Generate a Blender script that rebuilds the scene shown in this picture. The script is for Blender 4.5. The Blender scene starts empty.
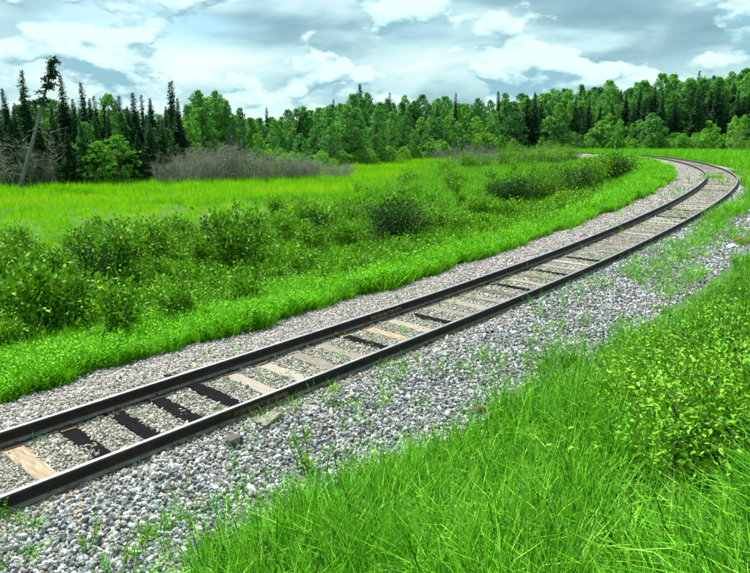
import bpy, math, random
import numpy as np
from mathutils import Vector, Matrix, Euler

random.seed(7)
RNG = np.random.default_rng(7)
scene = bpy.context.scene
COL = scene.collection
R = math.radians

# ------------------------------------------------------------------ camera
F_PX, PITCH, EYE = 644.45, 0.2338, 3.403
cam_d = bpy.data.cameras.new('camera')
cam_d.sensor_fit = 'HORIZONTAL'
cam_d.sensor_width = 36.0
cam_d.lens = 36.0 * F_PX / 750.0
cam_d.clip_start = 0.05
cam_d.clip_end = 3000.0
cam = bpy.data.objects.new('camera', cam_d)
COL.objects.link(cam)
cam.location = (0, 0, EYE)
cam.rotation_euler = (math.pi / 2 - PITCH, 0, 0)
scene.camera = cam

# ------------------------------------------------------------------ sky and sun
SUN_EL, SUN_AZ = R(56), R(-38)          # azimuth from +Y towards +X
world = bpy.data.worlds.new('World')
scene.world = world
world.use_nodes = True


def nd(nt, t, **kw):
    n = nt.nodes.new(t)
    for k, v in kw.items():
        setattr(n, k, v)
    return n


def ramp(nt, stops, interp='LINEAR'):
    n = nt.nodes.new('ShaderNodeValToRGB')
    cr = n.color_ramp
    cr.interpolation = interp
    while len(cr.elements) < len(stops):
        cr.elements.new(0.5)
    for e, (p, c) in zip(cr.elements, stops):
        e.position = p
        e.color = (c, c, c, 1) if isinstance(c, (int, float)) else (*c, 1)
    return n


def build_world():
    nt = world.node_tree
    nt.nodes.clear()
    L = nt.links.new
    out = nd(nt, 'ShaderNodeOutputWorld')
    sky = nd(nt, 'ShaderNodeTexSky', sky_type='NISHITA', sun_disc=False)
    sky.sun_elevation = SUN_EL
    sky.sun_rotation = SUN_AZ
    sky.air_density = 1.0
    sky.dust_density = 1.0
    bg_sky = nd(nt, 'ShaderNodeBackground')
    bg_sky.inputs['Strength'].default_value = 0.06
    tint = nd(nt, 'ShaderNodeMix', data_type='RGBA', blend_type='MULTIPLY')
    tint.inputs[0].default_value = 1.0
    tint.inputs[7].default_value = (0.80, 1.02, 1.0, 1)
    L(sky.outputs[0], tint.inputs[6])
    L(tint.outputs[2], bg_sky.inputs['Color'])
    tc = nd(nt, 'ShaderNodeTexCoord')
    def field(off, zoff, scale, detail, zs, dist=0.3, rough=0.55):
        mp = nd(nt, 'ShaderNodeMapping')
        mp.inputs['Scale'].default_value = (1.0, 1.0, zs)
        mp.inputs['Location'].default_value = (off[0], off[1], off[2] + zoff)
        L(tc.outputs['Generated'], mp.inputs['Vector'])
        n = nd(nt, 'ShaderNodeTexNoise')
        n.inputs['Scale'].default_value = scale
        n.inputs['Detail'].default_value = detail
        n.inputs['Roughness'].default_value = rough
        n.inputs['Distortion'].default_value = dist
        L(mp.outputs[0], n.inputs['Vector'])
        return n.outputs['Fac']

    def math2(op, a, b, c=None):
        m = nd(nt, 'ShaderNodeMath', operation=op)
        for i, v in enumerate((a, b, c)):
            if v is None:
                continue
            if isinstance(v, (int, float)):
                m.inputs[i].default_value = v
            else:
                L(v, m.inputs[i])
        return m.outputs[0]
    # a high pale deck with flat grey bases, and puffy heaps below it
    deck = field(CLOUD_OFFSET, 0, 2.9, 6, 3.4, .25, .52)
    deck_up = field(CLOUD_OFFSET, .14, 2.9, 4, 3.4, .25, .52)
    def billow(zoff):
        base = field(HEAP_OFFSET, zoff, 5.6, 7, 2.1, .1, .5)
        lump = field(HEAP_OFFSET, zoff, 17.0, 3, 1.7, .0, .5)
        ab = math2('ABSOLUTE', math2('MULTIPLY_ADD', lump, 2.0, -1.0), 0)
        return math2('MULTIPLY_ADD', ab, .20, base)
    heap = billow(0)
    heap_up = billow(.036)
    cov_deck = ramp(nt, [(0.34, 0.30), (0.50, 0.92)], 'EASE')
    L(deck, cov_deck.inputs[0])
    cov_heap = ramp(nt, [(0.53, 0.0), (0.575, 1.0)], 'EASE')
    L(heap, cov_heap.inputs[0])
    d1 = math2('MULTIPLY_ADD', math2('SUBTRACT', deck_up, deck), 1.6, .5)
    d1 = math2('MULTIPLY_ADD', math2('SUBTRACT', deck, .5), .9, d1)
    col_deck = ramp(nt, [(0.30, (0.90, 1.04, 1.02)), (0.48, (0.60, 0.88, 0.92)), (0.62, (0.33, 0.55, 0.63)), (0.80, (0.22, 0.40, 0.48))])
    L(d1, col_deck.inputs[0])
    d2 = math2('MULTIPLY_ADD', math2('SUBTRACT', heap_up, heap), 3.0, .52)
    col_heap = ramp(nt, [(0.32, (0.86, 1.05, 1.06)), (0.50, (0.68, 0.96, 0.99)), (0.68, (0.32, 0.60, 0.70))])
    L(d2, col_heap.inputs[0])
    bg_d = nd(nt, 'ShaderNodeBackground')
    bg_d.inputs['Strength'].default_value = CLOUD_STRENGTH
    L(col_deck.outputs[0], bg_d.inputs['Color'])
    bg_h = nd(nt, 'ShaderNodeBackground')
    bg_h.inputs['Strength'].default_value = CLOUD_STRENGTH
    L(col_heap.outputs[0], bg_h.inputs['Color'])
    mix = nd(nt, 'ShaderNodeMixShader')
    L(cov_deck.outputs[0], mix.inputs[0])
    L(bg_sky.outputs[0], mix.inputs[1])
    L(bg_d.outputs[0], mix.inputs[2])
    mix2 = nd(nt, 'ShaderNodeMixShader')
    L(cov_heap.outputs[0], mix2.inputs[0])
    L(mix.outputs[0], mix2.inputs[1])
    L(bg_h.outputs[0], mix2.inputs[2])
    L(mix2.outputs[0], out.inputs['Surface'])


HEAP_OFFSET = (4.4, 7.7, .1)
CLOUD_STRENGTH = 0.40
CLOUD_OFFSET = (3.3, 4.7, .2)
build_world()

sun_d = bpy.data.lights.new('sun', 'SUN')
sun_d.energy = 4.6
sun_d.angle = R(3)
sun_d.color = (1.0, 0.96, 0.88)
sun = bpy.data.objects.new('sun', sun_d)
COL.objects.link(sun)
sd_ = Vector((math.sin(SUN_AZ) * math.cos(SUN_EL), math.cos(SUN_AZ) * math.cos(SUN_EL), math.sin(SUN_EL)))
sun.rotation_euler = sd_.to_track_quat('Z', 'Y').to_euler()
sun.location = sd_ * 300

vs = scene.view_settings
vs.view_transform = 'Standard'
vs.look = 'None'
vs.exposure = 1.32
vs.gamma = 1.0
vs.use_curve_mapping = False
scene.cycles.max_bounces = 6
scene.cycles.diffuse_bounces = 2
scene.cycles.adaptive_threshold = 0.03
scene.cycles.transmission_bounces = 3
scene.cycles.caustics_reflective = False
scene.cycles.caustics_refractive = False

# ------------------------------------------------------------------ track line (top of rail), measured from the photograph
KN = np.array([-40, 0, 4, 8, 12, 16, 20, 25, 30, 36, 44, 54, 70, 90, 130, 190.])
KV = np.array([0, 0, -.001, .0035, .0048, .0040, .0078, .0134, .0143, .0108, .0088, .0056, .0049, .0043, .0036, .0036])
GV = np.array([.012, .016, .0185, .0275, .0355, .0445, .047, .0415, .0213, -.006, -.0035, -.0047, -.0089, -.0188, -.0215, 0.])
DS = 0.1
TS = np.arange(-40, 185, DS)
_k = np.interp(TS, KN, KV)
_g = np.interp(TS, KN, GV)
TTH = np.concatenate([[0], np.cumsum(0.5 * (_k[1:] + _k[:-1]) * DS)])
_i0 = int(round(40 / DS))
TTH += 0.8285 - TTH[_i0]
TX = np.concatenate([[0], np.cumsum(np.cos(TTH[:-1]) * DS)])
TY = np.concatenate([[0], np.cumsum(np.sin(TTH[:-1]) * DS)])
TZ = np.concatenate([[0], np.cumsum(_g[:-1] * DS)])
TX += -3.381 - TX[_i0]
TY += 6.987 - TY[_i0]
TZ -= TZ[_i0]


def trk(s, d=0.0, dz=0.0):
    """World point(s) at length s along the track, d to its left, dz above rail top."""
    x, y, z, t = (np.interp(s, TS, a) for a in (TX, TY, TZ, TTH))
    return np.stack([x - np.sin(t) * d, y + np.cos(t) * d, z + dz + 0 * x], -1)


def near_track(x, y):
    x = np.atleast_1d(np.asarray(x, float)).ravel()
    y = np.atleast_1d(np.asarray(y, float)).ravel()
    sx, sy = TX[::4], TY[::4]
    idx = np.empty(len(x), int)
    for a in range(0, len(x), 20000):
        b = slice(a, a + 20000)
        idx[b] = np.argmin((x[b, None] - sx) ** 2 + (y[b, None] - sy) ** 2, 1) * 4
    th = TTH[idx]
    dx, dy = x - TX[idx], y - TY[idx]
    s = TS[idx] + dx * np.cos(th) + dy * np.sin(th)
    d = -dx * np.sin(th) + dy * np.cos(th)
    far = np.abs(dx * np.cos(th) + dy * np.sin(th)) > 2
    d = np.where(far, np.sign(d) * np.hypot(dx, dy), d)
    return s, d, TZ[idx]


def sstep(a, b, x):
    t = np.clip((x - a) / (b - a), 0, 1)
    return t * t * (3 - 2 * t)


def wob(x, y, f=1.0, ph=0.0):
    return (np.sin(x * 0.9 * f + 1.3 + ph) * np.cos(y * 1.1 * f - 0.6 + ph) + 0.5 * np.sin(x * 2.3 * f - y * 1.7 * f + ph)
            + 0.25 * np.sin(x * 4.1 * f + y * 5.3 * f + 2 * ph)) / 1.75


def height(x, y):
    x = np.asarray(x, float)
    y = np.asarray(y, float)
    shp = x.shape
    x, y = x.ravel(), y.ravel()
    s, d, zt = near_track(x, y)
    # marsh side
    marsh = -1.2 + 0.08 * wob(x, y, .12) + 0.03 * wob(x, y, .7)
    marsh = marsh + 0.016 * np.clip(y - 105, 0, 70)
    left = zt - np.interp(d, [0, 2.2, 2.9, 3.6], [.36, .42, .46, .62])
    t = sstep(3.3, 7.6, d)
    left = left * (1 - t) + marsh * t
    # camera side: grassy bank that climbs towards the camera
    a = -d
    bank = np.interp(a, [0, 2.4, 3.0, 4.5, 6.0, 7.2, 9.0, 200], [-.36, -.42, -.45, -.05, .5, 1.2, 1.72, 1.72])
    flat = np.interp(a, [0, 2.4, 3.0, 5, 200], [-.36, -.42, -.46, -.5, -.5])
    w = 1 - sstep(9, 26, s)
    right = zt + bank * w + flat * (1 - w) + 0.035 * wob(x, y, 1.3) * sstep(2.8, 4, a)
    right = right + 0.045 * np.clip(y - 150, 0, 60) * sstep(5, 30, a)
    z = np.where(d > 0, left, right)
    z = z + 0.02 * np.clip(y - 175, 0, 60)
    return z.reshape(shp)


def H(x, y):
    return float(height(np.array([x]), np.array([y]))[0])


def ray(u, v):
    a, b = (u - 375.0) / F_PX, (286.5 - v) / F_PX
    c, s = math.cos(PITCH), math.sin(PITCH)
    return Vector((a, c + b * s, -s + b * c))


def on_ground(u, v):
    """Ground point under a pixel of the photograph."""
    r = ray(u, v)
    t, st = 2.0, 0.25
    while t < 400:
        if EYE + r.z * t < H(r.x * t, r.y * t):
            break
        t += st
        st *= 1.04
    lo, hi = t - st, t
    for _ in range(14):
        m = (lo + hi) / 2
        if EYE + r.z * m < H(r.x * m, r.y * m):
            hi = m
        else:
            lo = m
    return Vector((r.x * hi, r.y * hi, H(r.x * hi, r.y * hi)))


def at_dist(u, dist):
    """Ground point in the direction of column u, dist metres ahead."""
    x = (u - 375.0) / F_PX * dist * 0.965
    return Vector((x, dist, H(x, dist)))


def px_of(p):
    c, s = math.cos(PITCH), math.sin(PITCH)
    dz = p[2] - EYE
    dep = p[1] * c - dz * s
    return 375 + F_PX * p[0] / dep, 286.5 - F_PX * (p[1] * s + dz * c) / dep, dep


def in_view(P, margin=220):
    c, s = math.cos(PITCH), math.sin(PITCH)
    dz = P[:, 2] - EYE
    dep = P[:, 1] * c - dz * s
    dd = np.maximum(dep, .2)
    u = 375 + F_PX * P[:, 0] / dd
    v = 286.5 - F_PX * (P[:, 1] * s + dz * c) / dd
    return (dep > .3) & (u > -margin) & (u < 750 + margin) & (v < 573 + margin)


# ------------------------------------------------------------------ materials
def new_mat(name):
    m = bpy.data.materials.new(name)
    m.use_nodes = True
    nt = m.node_tree
    nt.nodes.clear()
    out = nd(nt, 'ShaderNodeOutputMaterial')
    return m, nt, out


def leaf_mat(name, cols, trans=0.3, rough=0.6, tcol=None, spec=0.12, var=0.5):
    """Foliage: colour by each leaf's own tint and each plant's own random number."""
    m, nt, out = new_mat(name)
    L = nt.links.new
    at = nd(nt, 'ShaderNodeAttribute', attribute_name='tint')
    oi = nd(nt, 'ShaderNodeObjectInfo')
    mul = nd(nt, 'ShaderNodeMath', operation='MULTIPLY')
    L(at.outputs['Fac'], mul.inputs[0])
    mul.inputs[1].default_value = 1 - var
    ad = nd(nt, 'ShaderNodeMath', operation='MULTIPLY_ADD')
    L(oi.outputs['Random'], ad.inputs[0])
    ad.inputs[1].default_value = var
    L(mul.outputs[0], ad.inputs[2])
    n = len(cols)
    rp = ramp(nt, [(i / (n - 1), c) for i, c in enumerate(cols)])
    L(ad.outputs[0], rp.inputs[0])
    p = nd(nt, 'ShaderNodeBsdfPrincipled')
    p.inputs['Roughness'].default_value = rough
    p.inputs['Specular IOR Level'].default_value = spec
    L(rp.outputs[0], p.inputs['Base Color'])
    tr = nd(nt, 'ShaderNodeBsdfTranslucent')
    hs = nd(nt, 'ShaderNodeMix', data_type='RGBA', blend_type='MULTIPLY')
    hs.inputs[0].default_value = 1
    hs.inputs[7].default_value = (*(tcol or (1.5, 1.35, 0.6)), 1)
    L(rp.outputs[0], hs.inputs[6])
    L(hs.outputs[2], tr.inputs['Color'])
    mx = nd(nt, 'ShaderNodeMixShader')
    mx.inputs[0].default_value = trans
    L(p.outputs[0], mx.inputs[1])
    L(tr.outputs[0], mx.inputs[2])
    L(mx.outputs[0], out.inputs['Surface'])
    return m


def solid_mat(name, stops, scale=6.0, detail=8, rough=0.85, metal=0.0, bump=0.3, bscale=None, spec=0.3, stretch=None, by_object=0.0, dist=0.02):
    """Noise-mottled solid with fine relief, in object space."""
    m, nt, out = new_mat(name)
    L = nt.links.new
    tc = nd(nt, 'ShaderNodeTexCoord')
    src = tc.outputs['Object']
    if stretch:
        mp = nd(nt, 'ShaderNodeMapping')
        mp.inputs['Scale'].default_value = stretch
        L(src, mp.inputs['Vector'])
        src = mp.outputs[0]
    nz = nd(nt, 'ShaderNodeTexNoise')
    nz.inputs['Scale'].default_value = scale
    nz.inputs['Detail'].default_value = detail
    nz.inputs['Roughness'].default_value = 0.65
    L(src, nz.inputs['Vector'])
    fac = nz.outputs['Fac']
    if by_object:
        oi = nd(nt, 'ShaderNodeObjectInfo')
        a = nd(nt, 'ShaderNodeMath', operation='SUBTRACT')
        L(oi.outputs['Random'], a.inputs[0])
        a.inputs[1].default_value = 0.5
        b = nd(nt, 'ShaderNodeMath', operation='MULTIPLY_ADD')
        L(a.outputs[0], b.inputs[0])
        b.inputs[1].default_value = by_object
        L(fac, b.inputs[2])
        fac = b.outputs[0]
    rp = ramp(nt, stops)
    L(fac, rp.inputs[0])
    p = nd(nt, 'ShaderNodeBsdfPrincipled')
    p.inputs['Roughness'].default_value = rough
    p.inputs['Metallic'].default_value = metal
    p.inputs['Specular IOR Level'].default_value = spec
    L(rp.outputs[0], p.inputs['Base Color'])
    if bump:
        n2 = nd(nt, 'ShaderNodeTexNoise')
        n2.inputs['Scale'].default_value = bscale or scale * 4
        n2.inputs['Detail'].default_value = 6
        L(src, n2.inputs['Vector'])
        bp = nd(nt, 'ShaderNodeBump')
        bp.inputs['Strength'].default_value = bump
        bp.inputs['Distance'].default_value = dist
        L(n2.outputs['Fac'], bp.inputs['Height'])
        L(bp.outputs[0], p.inputs['Normal'])
    L(p.outputs[0], out.inputs['Surface'])
    return m


def stone_mat(name, cols):
    m, nt, out = new_mat(name)
    L = nt.links.new
    oi = nd(nt, 'ShaderNodeObjectInfo')
    n = len(cols)
    rp = ramp(nt, [(i / n, c) for i, c in enumerate(cols)], 'CONSTANT')
    L(oi.outputs['Random'], rp.inputs[0])
    tc = nd(nt, 'ShaderNodeTexCoord')
    nz = nd(nt, 'ShaderNodeTexNoise')
    nz.inputs['Scale'].default_value = 2.5
    nz.inputs['Detail'].default_value = 6
    L(tc.outputs['Object'], nz.inputs['Vector'])
    mm = ramp(nt, [(0.3, 0.72), (0.7, 1.2)])
    L(nz.outputs['Fac'], mm.inputs[0])
    mx = nd(nt, 'ShaderNodeMix', data_type='RGBA', blend_type='MULTIPLY')
    mx.inputs[0].default_value = 1
    L(rp.outputs[0], mx.inputs[6])
    L(mm.outputs[0], mx.inputs[7])
    p = nd(nt, 'ShaderNodeBsdfPrincipled')
    p.inputs['Roughness'].default_value = 0.75
    p.inputs['Specular IOR Level'].default_value = 0.35
    L(mx.outputs[2], p.inputs['Base Color'])
    L(p.outputs[0], out.inputs['Surface'])
    return m


def gravel_sheet_mat(name, cols, scale=22.0):
    """Packed gravel seen too far off for single stones: cell-by-cell colour and relief."""
    m, nt, out = new_mat(name)
    L = nt.links.new
    tc = nd(nt, 'ShaderNodeTexCoord')
    vo = nd(nt, 'ShaderNodeTexVoronoi')
    vo.inputs['Scale'].default_value = scale
    L(tc.outputs['Object'], vo.inputs['Vector'])
    sep = nd(nt, 'ShaderNodeSeparateColor')
    L(vo.outputs['Color'], sep.inputs[0])
    n = len(cols)
    rp = ramp(nt, [(i / (n - 1), c) for i, c in enumerate(cols)])
    L(sep.outputs[0], rp.inputs[0])
    nz = nd(nt, 'ShaderNodeTexNoise')
    nz.inputs['Scale'].default_value = 1.4
    nz.inputs['Detail'].default_value = 6
    L(tc.outputs['Object'], nz.inputs['Vector'])
    mm = ramp(nt, [(0.35, (0.8, 0.8, 0.74)), (0.65, (1.1, 1.08, 1.05))])
    L(nz.outputs['Fac'], mm.inputs[0])
    mx = nd(nt, 'ShaderNodeMix', data_type='RGBA', blend_type='MULTIPLY')
    mx.inputs[0].default_value = 1
    L(rp.outputs[0], mx.inputs[6])
    L(mm.outputs[0], mx.inputs[7])
    p = nd(nt, 'ShaderNodeBsdfPrincipled')
    p.inputs['Roughness'].default_value = 0.9
    L(mx.outputs[2], p.inputs['Base Color'])
    bp = nd(nt, 'ShaderNodeBump')
    bp.inputs['Strength'].default_value = 1.0
    bp.inputs['Distance'].default_value = 0.03
    bp.invert = True
    L(vo.outputs['Distance'], bp.inputs['Height'])
    L(bp.outputs[0], p.inputs['Normal'])
    L(p.outputs[0], out.inputs['Surface'])
    return m


M = {}
M['grass_near'] = leaf_mat('grass_near', [(.006, .04, .003), (.022, .135, .004), (.10, .38, .009), (.20, .52, .028), (.38, .60, .12)], .10, var=.4)
M['grass_verge'] = leaf_mat('grass_verge', [(.026, .15, .003), (.11, .42, .005), (.26, .60, .012)], .18, var=.4)
M['grass_mid'] = leaf_mat('grass_mid', [(.035, .19, .004), (.10, .38, .006), (.22, .54, .012)], .2, var=.4)
M['sedge'] = leaf_mat('sedge', [(.085, .32, .003), (.16, .46, .005), (.25, .56, .010)], .3, var=.35)
M['weed'] = leaf_mat('weed', [(.06, .22, .012), (.12, .33, .03), (.20, .40, .06)], .35)
M['shrub'] = leaf_mat('shrub', [(.012, .05, .003), (.065, .20, .005), (.14, .36, .010), (.26, .52, .03)], .12, var=.25, rough=.6, spec=.12)
M['shrub_dark'] = leaf_mat('shrub_dark', [(.006, .032, .004), (.022, .095, .007), (.09, .28, .018)], .10, var=.25, rough=.55, spec=.12)
M['shrub_bright'] = leaf_mat('shrub_bright', [(.012, .055, .003), (.065, .22, .007), (.15, .37, .015), (.30, .52, .05)], .12, var=.25, rough=.6, spec=.15)
M['spruce'] = leaf_mat('spruce', [(.008, .034, .014), (.022, .080, .030), (.055, .16, .045)], .08, rough=.6, var=.55)
M['aspen'] = leaf_mat('aspen', [(.020, .11, .028), (.09, .31, .065), (.24, .52, .085)], .15, rough=.5, var=.6)
M['birch_leaf'] = leaf_mat('birch_leaf', [(.05, .20, .02), (.13, .38, .04), (.26, .54, .07)], .25, rough=.5, var=.35)
M['bark'] = solid_mat('bark', [(0.3, (.035, .028, .022)), (0.7, (.11, .095, .08))], 8, stretch=(1, 1, .25))
M['pale_bark'] = solid_mat('pale_bark', [(0.35, (.16, .15, .13)), (0.6, (.48, .46, .42))], 5, stretch=(1, 1, .5))
M['dead_wood'] = solid_mat('dead_wood', [(0.3, (.10, .10, .105)), (0.7, (.27, .265, .265))], 9, stretch=(1, 1, .2))
M['twig'] = solid_mat('twig', [(0.3, (.12, .13, .095)), (0.7, (.29, .31, .235))], 3, bump=0)
M['soil'] = solid_mat('soil', [(0.3, (.018, .045, .008)), (0.55, (.035, .10, .010)), (0.75, (.06, .05, .03))], 3.0)
M['steel_side'] = solid_mat('steel_side', [(0.3, (.010, .009, .010)), (0.58, (.024, .019, .017)), (0.74, (.065, .040, .026))], 7, rough=.7, bump=.25, stretch=(.5, .5, 2))
M['steel_foot'] = solid_mat('steel_foot', [(0.35, (.10, .085, .07)), (0.65, (.23, .20, .165))], 9, rough=.85)
M['steel_top'] = solid_mat('steel_top', [(0.3, (.16, .18, .21)), (0.7, (.32, .36, .40))], 5, rough=.5, metal=.8, bump=.05)
M['rust'] = solid_mat('rust', [(0.3, (.05, .032, .022)), (0.55, (.13, .085, .05)), (0.75, (.26, .18, .11))], 14, by_object=.4)
M['tie_dark'] = solid_mat('tie_dark', [(0.35, (.003, .003, .004)), (0.7, (.008, .008, .010)), (0.9, (.03, .028, .026))], 7, stretch=(6, .7, 6), rough=.95, bump=.6, by_object=.1, spec=.06)
M['tie_light'] = solid_mat('tie_light', [(0.28, (.075, .066, .054)), (0.5, (.185, .165, .135)), (0.72, (.30, .275, .235))], 7, stretch=(7, .6, 7), rough=.9, bump=.6, by_object=.35)
M['tie_grey'] = solid_mat('tie_grey', [(0.28, (.06, .055, .048)), (0.5, (.16, .145, .12)), (0.72, (.30, .27, .22))], 7, stretch=(7, .6, 7), rough=.9, bump=.6, by_object=.4)
M['tie_tan'] = solid_mat('tie_tan', [(0.28, (.13, .085, .045)), (0.5, (.25, .195, .13)), (0.72, (.38, .34, .28))], 5, stretch=(6, .8, 6), rough=.9, bump=.5)
M['ballast_sheet'] = gravel_sheet_mat('ballast_sheet', [(.07, .072, .066), (.20, .205, .19), (.36, .36, .34)])
M['stone'] = stone_mat('stone', [(.075, .09, .10), (.16, .19, .21), (.26, .30, .33), (.40, .43, .45), (.19, .205, .20), (.27, .25, .21), (.12, .13, .13), (.50, .52, .52), (.20, .18, .15), (.09, .10, .105)])
M['stone_warm'] = stone_mat('stone_warm', [(.20, .19, .155), (.30, .285, .235), (.24, .23, .185), (.36, .34, .28), (.16, .16, .13), (.42, .41, .37), (.28, .27, .22), (.22, .235, .18)])
M['stone_pink'] = stone_mat('stone_pink', [(.22, .19, .175), (.34, .31, .29), (.28, .235, .215), (.42, .40, .38), (.18, .165, .16), (.50, .48, .47), (.30, .26, .25), (.25, .25, .24)])
M['rock_tan'] = solid_mat('rock_tan', [(0.3, (.22, .16, .10)), (0.7, (.52, .42, .30))], 20, rough=.9)
M['rock_brown'] = solid_mat('rock_brown', [(0.3, (.06, .022, .012)), (0.7, (.22, .10, .06))], 16, rough=.8)
M['rock_dark'] = solid_mat('rock_dark', [(0.3, (.025, .025, .026)), (0.7, (.12, .115, .10))], 14, rough=.85)
M['rock_white'] = solid_mat('rock_white', [(0.3, (.45, .46, .46)), (0.7, (.75, .76, .76))], 14, rough=.85)


# ------------------------------------------------------------------ mesh and object helpers
def quad_mesh(name, V, Fq, mats, tint=None, mat_idx=None, smooth=False):
    V = np.ascontiguousarray(V, np.float32)
    Fq = np.ascontiguousarray(Fq, np.int32)
    k = Fq.shape[1]
    me = bpy.data.meshes.new(name)
    me.vertices.add(len(V))
    me.vertices.foreach_set('co', V.ravel())
    me.loops.add(Fq.size)
    me.loops.foreach_set('vertex_index', Fq.ravel())
    me.polygons.add(len(Fq))
    me.polygons.foreach_set('loop_start', np.arange(0, Fq.size, k, dtype=np.int32))
    if mat_idx is not None:
        me.polygons.foreach_set('material_index', np.asarray(mat_idx, np.int32))
    me.polygons.foreach_set('use_smooth', np.full(len(Fq), smooth))
    for m in mats:
        me.materials.append(M[m])
    if tint is not None:
        a = me.attributes.new('tint', 'FLOAT', 'POINT')
        a.data.foreach_set('value', np.ascontiguousarray(tint, np.float32))
    me.update(calc_edges=True)
    return me


def poly_mesh(name, V, F, mats, mat_idx=None, smooth=False):
    me = bpy.data.meshes.new(name)
    me.from_pydata([tuple(map(float, v)) for v in V], [], [tuple(f) for f in F])
    for m in mats:
        me.materials.append(M[m])
    if mat_idx is not None:
        me.polygons.foreach_set('material_index', np.asarray(mat_idx, np.int32))
    me.polygons.foreach_set('use_smooth', np.full(len(F), smooth))
    me.update()
    return me


def obj(name, me, parent=None, loc=(0, 0, 0), rot=(0, 0, 0), scale=(1, 1, 1), kind=None, label=None, cat=None, group=None):
    o = bpy.data.objects.new(name, me)
    COL.objects.link(o)
    o.parent = parent
    o.location = loc
    o.rotation_euler = rot
    o.scale = scale if not isinstance(scale, (int, float)) else (scale,) * 3
    for k, v in (('kind', kind), ('label', label), ('category', cat), ('group', group)):
        if v:
            o[k] = v
    return o


def thing(name, label, cat, loc=(0, 0, 0), rz=0.0, scale=1.0, group=None, rot=None):
    return obj(name, None, None, loc, rot or (0, 0, rz), scale, None, label, cat, group)


def tube(pts, rad, sides=6):
    """Vertices and quads of a tapered tube along pts."""
    pts = np.asarray(pts, float)
    rad = np.asarray(rad, float)
    V, F = [], []
    for i, p in enumerate(pts):
        t = pts[min(i + 1, len(pts) - 1)] - pts[max(i - 1, 0)]
        t /= np.linalg.norm(t) + 1e-9
        a = np.cross(t, (0.31, 0.95, 0.05))
        a /= np.linalg.norm(a) + 1e-9
        b = np.cross(t, a)
        for j in range(sides):
            an = 2 * math.pi * j / sides
            V.append(p + rad[i] * (a * math.cos(an) + b * math.sin(an)))
    for i in range(len(pts) - 1):
        for j in range(sides):
            k = (j + 1) % sides
            F.append((i * sides + j, i * sides + k, (i + 1) * sides + k, (i + 1) * sides + j))
    return V, F


class Tubes:
    def __init__(self):
        self.V, self.F = [], []

    def add(self, pts, rad, sides=5):
        v, f = tube(pts, rad, sides)
        o = len(self.V)
        self.V += v
        self.F += [tuple(i + o for i in q) for q in f]

    def mesh(self, name, mat, smooth=True):
        return quad_mesh(name, np.array(self.V), np.array(self.F), [mat], smooth=smooth)


def unit(a):
    return a / (np.linalg.norm(a, axis=-1, keepdims=True) + 1e-9)


def leaves(P, D, length, width, rng, fold=0.25, normal_up=0.6, rounded=False):
    """Rhombic leaves: base P, direction D."""
    n = len(P)
    D = unit(D)
    N = unit(rng.normal(size=(n, 3)) * (1 - normal_up) + np.array([0, 0, normal_up]))
    S = unit(np.cross(D, N))
    N = np.cross(S, D)
    length = np.broadcast_to(length, (n,))[:, None]
    width = np.broadcast_to(width, (n,))[:, None]
    if not rounded:
        V = np.empty((n, 4, 3))
        V[:, 0] = P
        V[:, 1] = P + D * length * .45 + S * width * .5 + N * fold * width * .5
        V[:, 2] = P + D * length - N * fold * length * .2
        V[:, 3] = P + D * length * .45 - S * width * .5 + N * fold * width * .5
        return V.reshape(-1, 3), np.arange(n * 4).reshape(n, 4)
    V = np.empty((n, 6, 3))
    V[:, 0] = P
    V[:, 1] = P + D * length * .25 + S * width * .42 + N * fold * width * .45
    V[:, 2] = P + D * length * .62 + S * width * .40 + N * fold * width * .35
    V[:, 3] = P + D * length - N * fold * length * .25
    V[:, 4] = P + D * length * .62 - S * width * .40 + N * fold * width * .35
    V[:, 5] = P + D * length * .25 - S * width * .42 + N * fold * width * .45
    return V.reshape(-1, 3), np.arange(n * 6).reshape(n, 6)


def blades(B, az, lean, length, width, rng, seg=3):
    """Grass blades: base B, leaning towards az."""
    n = len(B)
    d = np.stack([np.cos(az), np.sin(az), np.zeros(n)], 1)
    side = np.stack([-np.sin(az), np.cos(az), np.zeros(n)], 1)
    tw = rng.uniform(-1.2, 1.2, n)
    side = side * np.cos(tw)[:, None] + d * np.sin(tw)[:, None]
    V = np.empty((n, (seg + 1) * 2, 3))
    P = B.copy()
    ang = lean * 0.35
    for i in range(seg + 1):
        f = i / seg
        w = width * (1 - f ** 1.6 * 0.94) * .5
        V[:, 2 * i] = P - side * w[:, None]
        V[:, 2 * i + 1] = P + side * w[:, None]
        st = length / seg
        P = P + d * (np.sin(ang) * st)[:, None] + np.array([0, 0, 1.0]) * (np.cos(ang) * st)[:, None]
        ang = ang + lean * 1.3 / seg
    base = np.arange(n)[:, None] * (seg + 1) * 2
    F = np.concatenate([base + np.array([2 * i, 2 * i + 1, 2 * i + 3, 2 * i + 2]) for i in range(seg)], 0)
    return V.reshape(-1, 3), F


# ------------------------------------------------------------------ scatter of uncountable stuff (geometry instances of the object itself)
HIDDEN = {}


def proto(name, me):
    o = bpy.data.objects.new(name, me)      # never linked: only its mesh is used
    HIDDEN[name] = o
    return o


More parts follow.
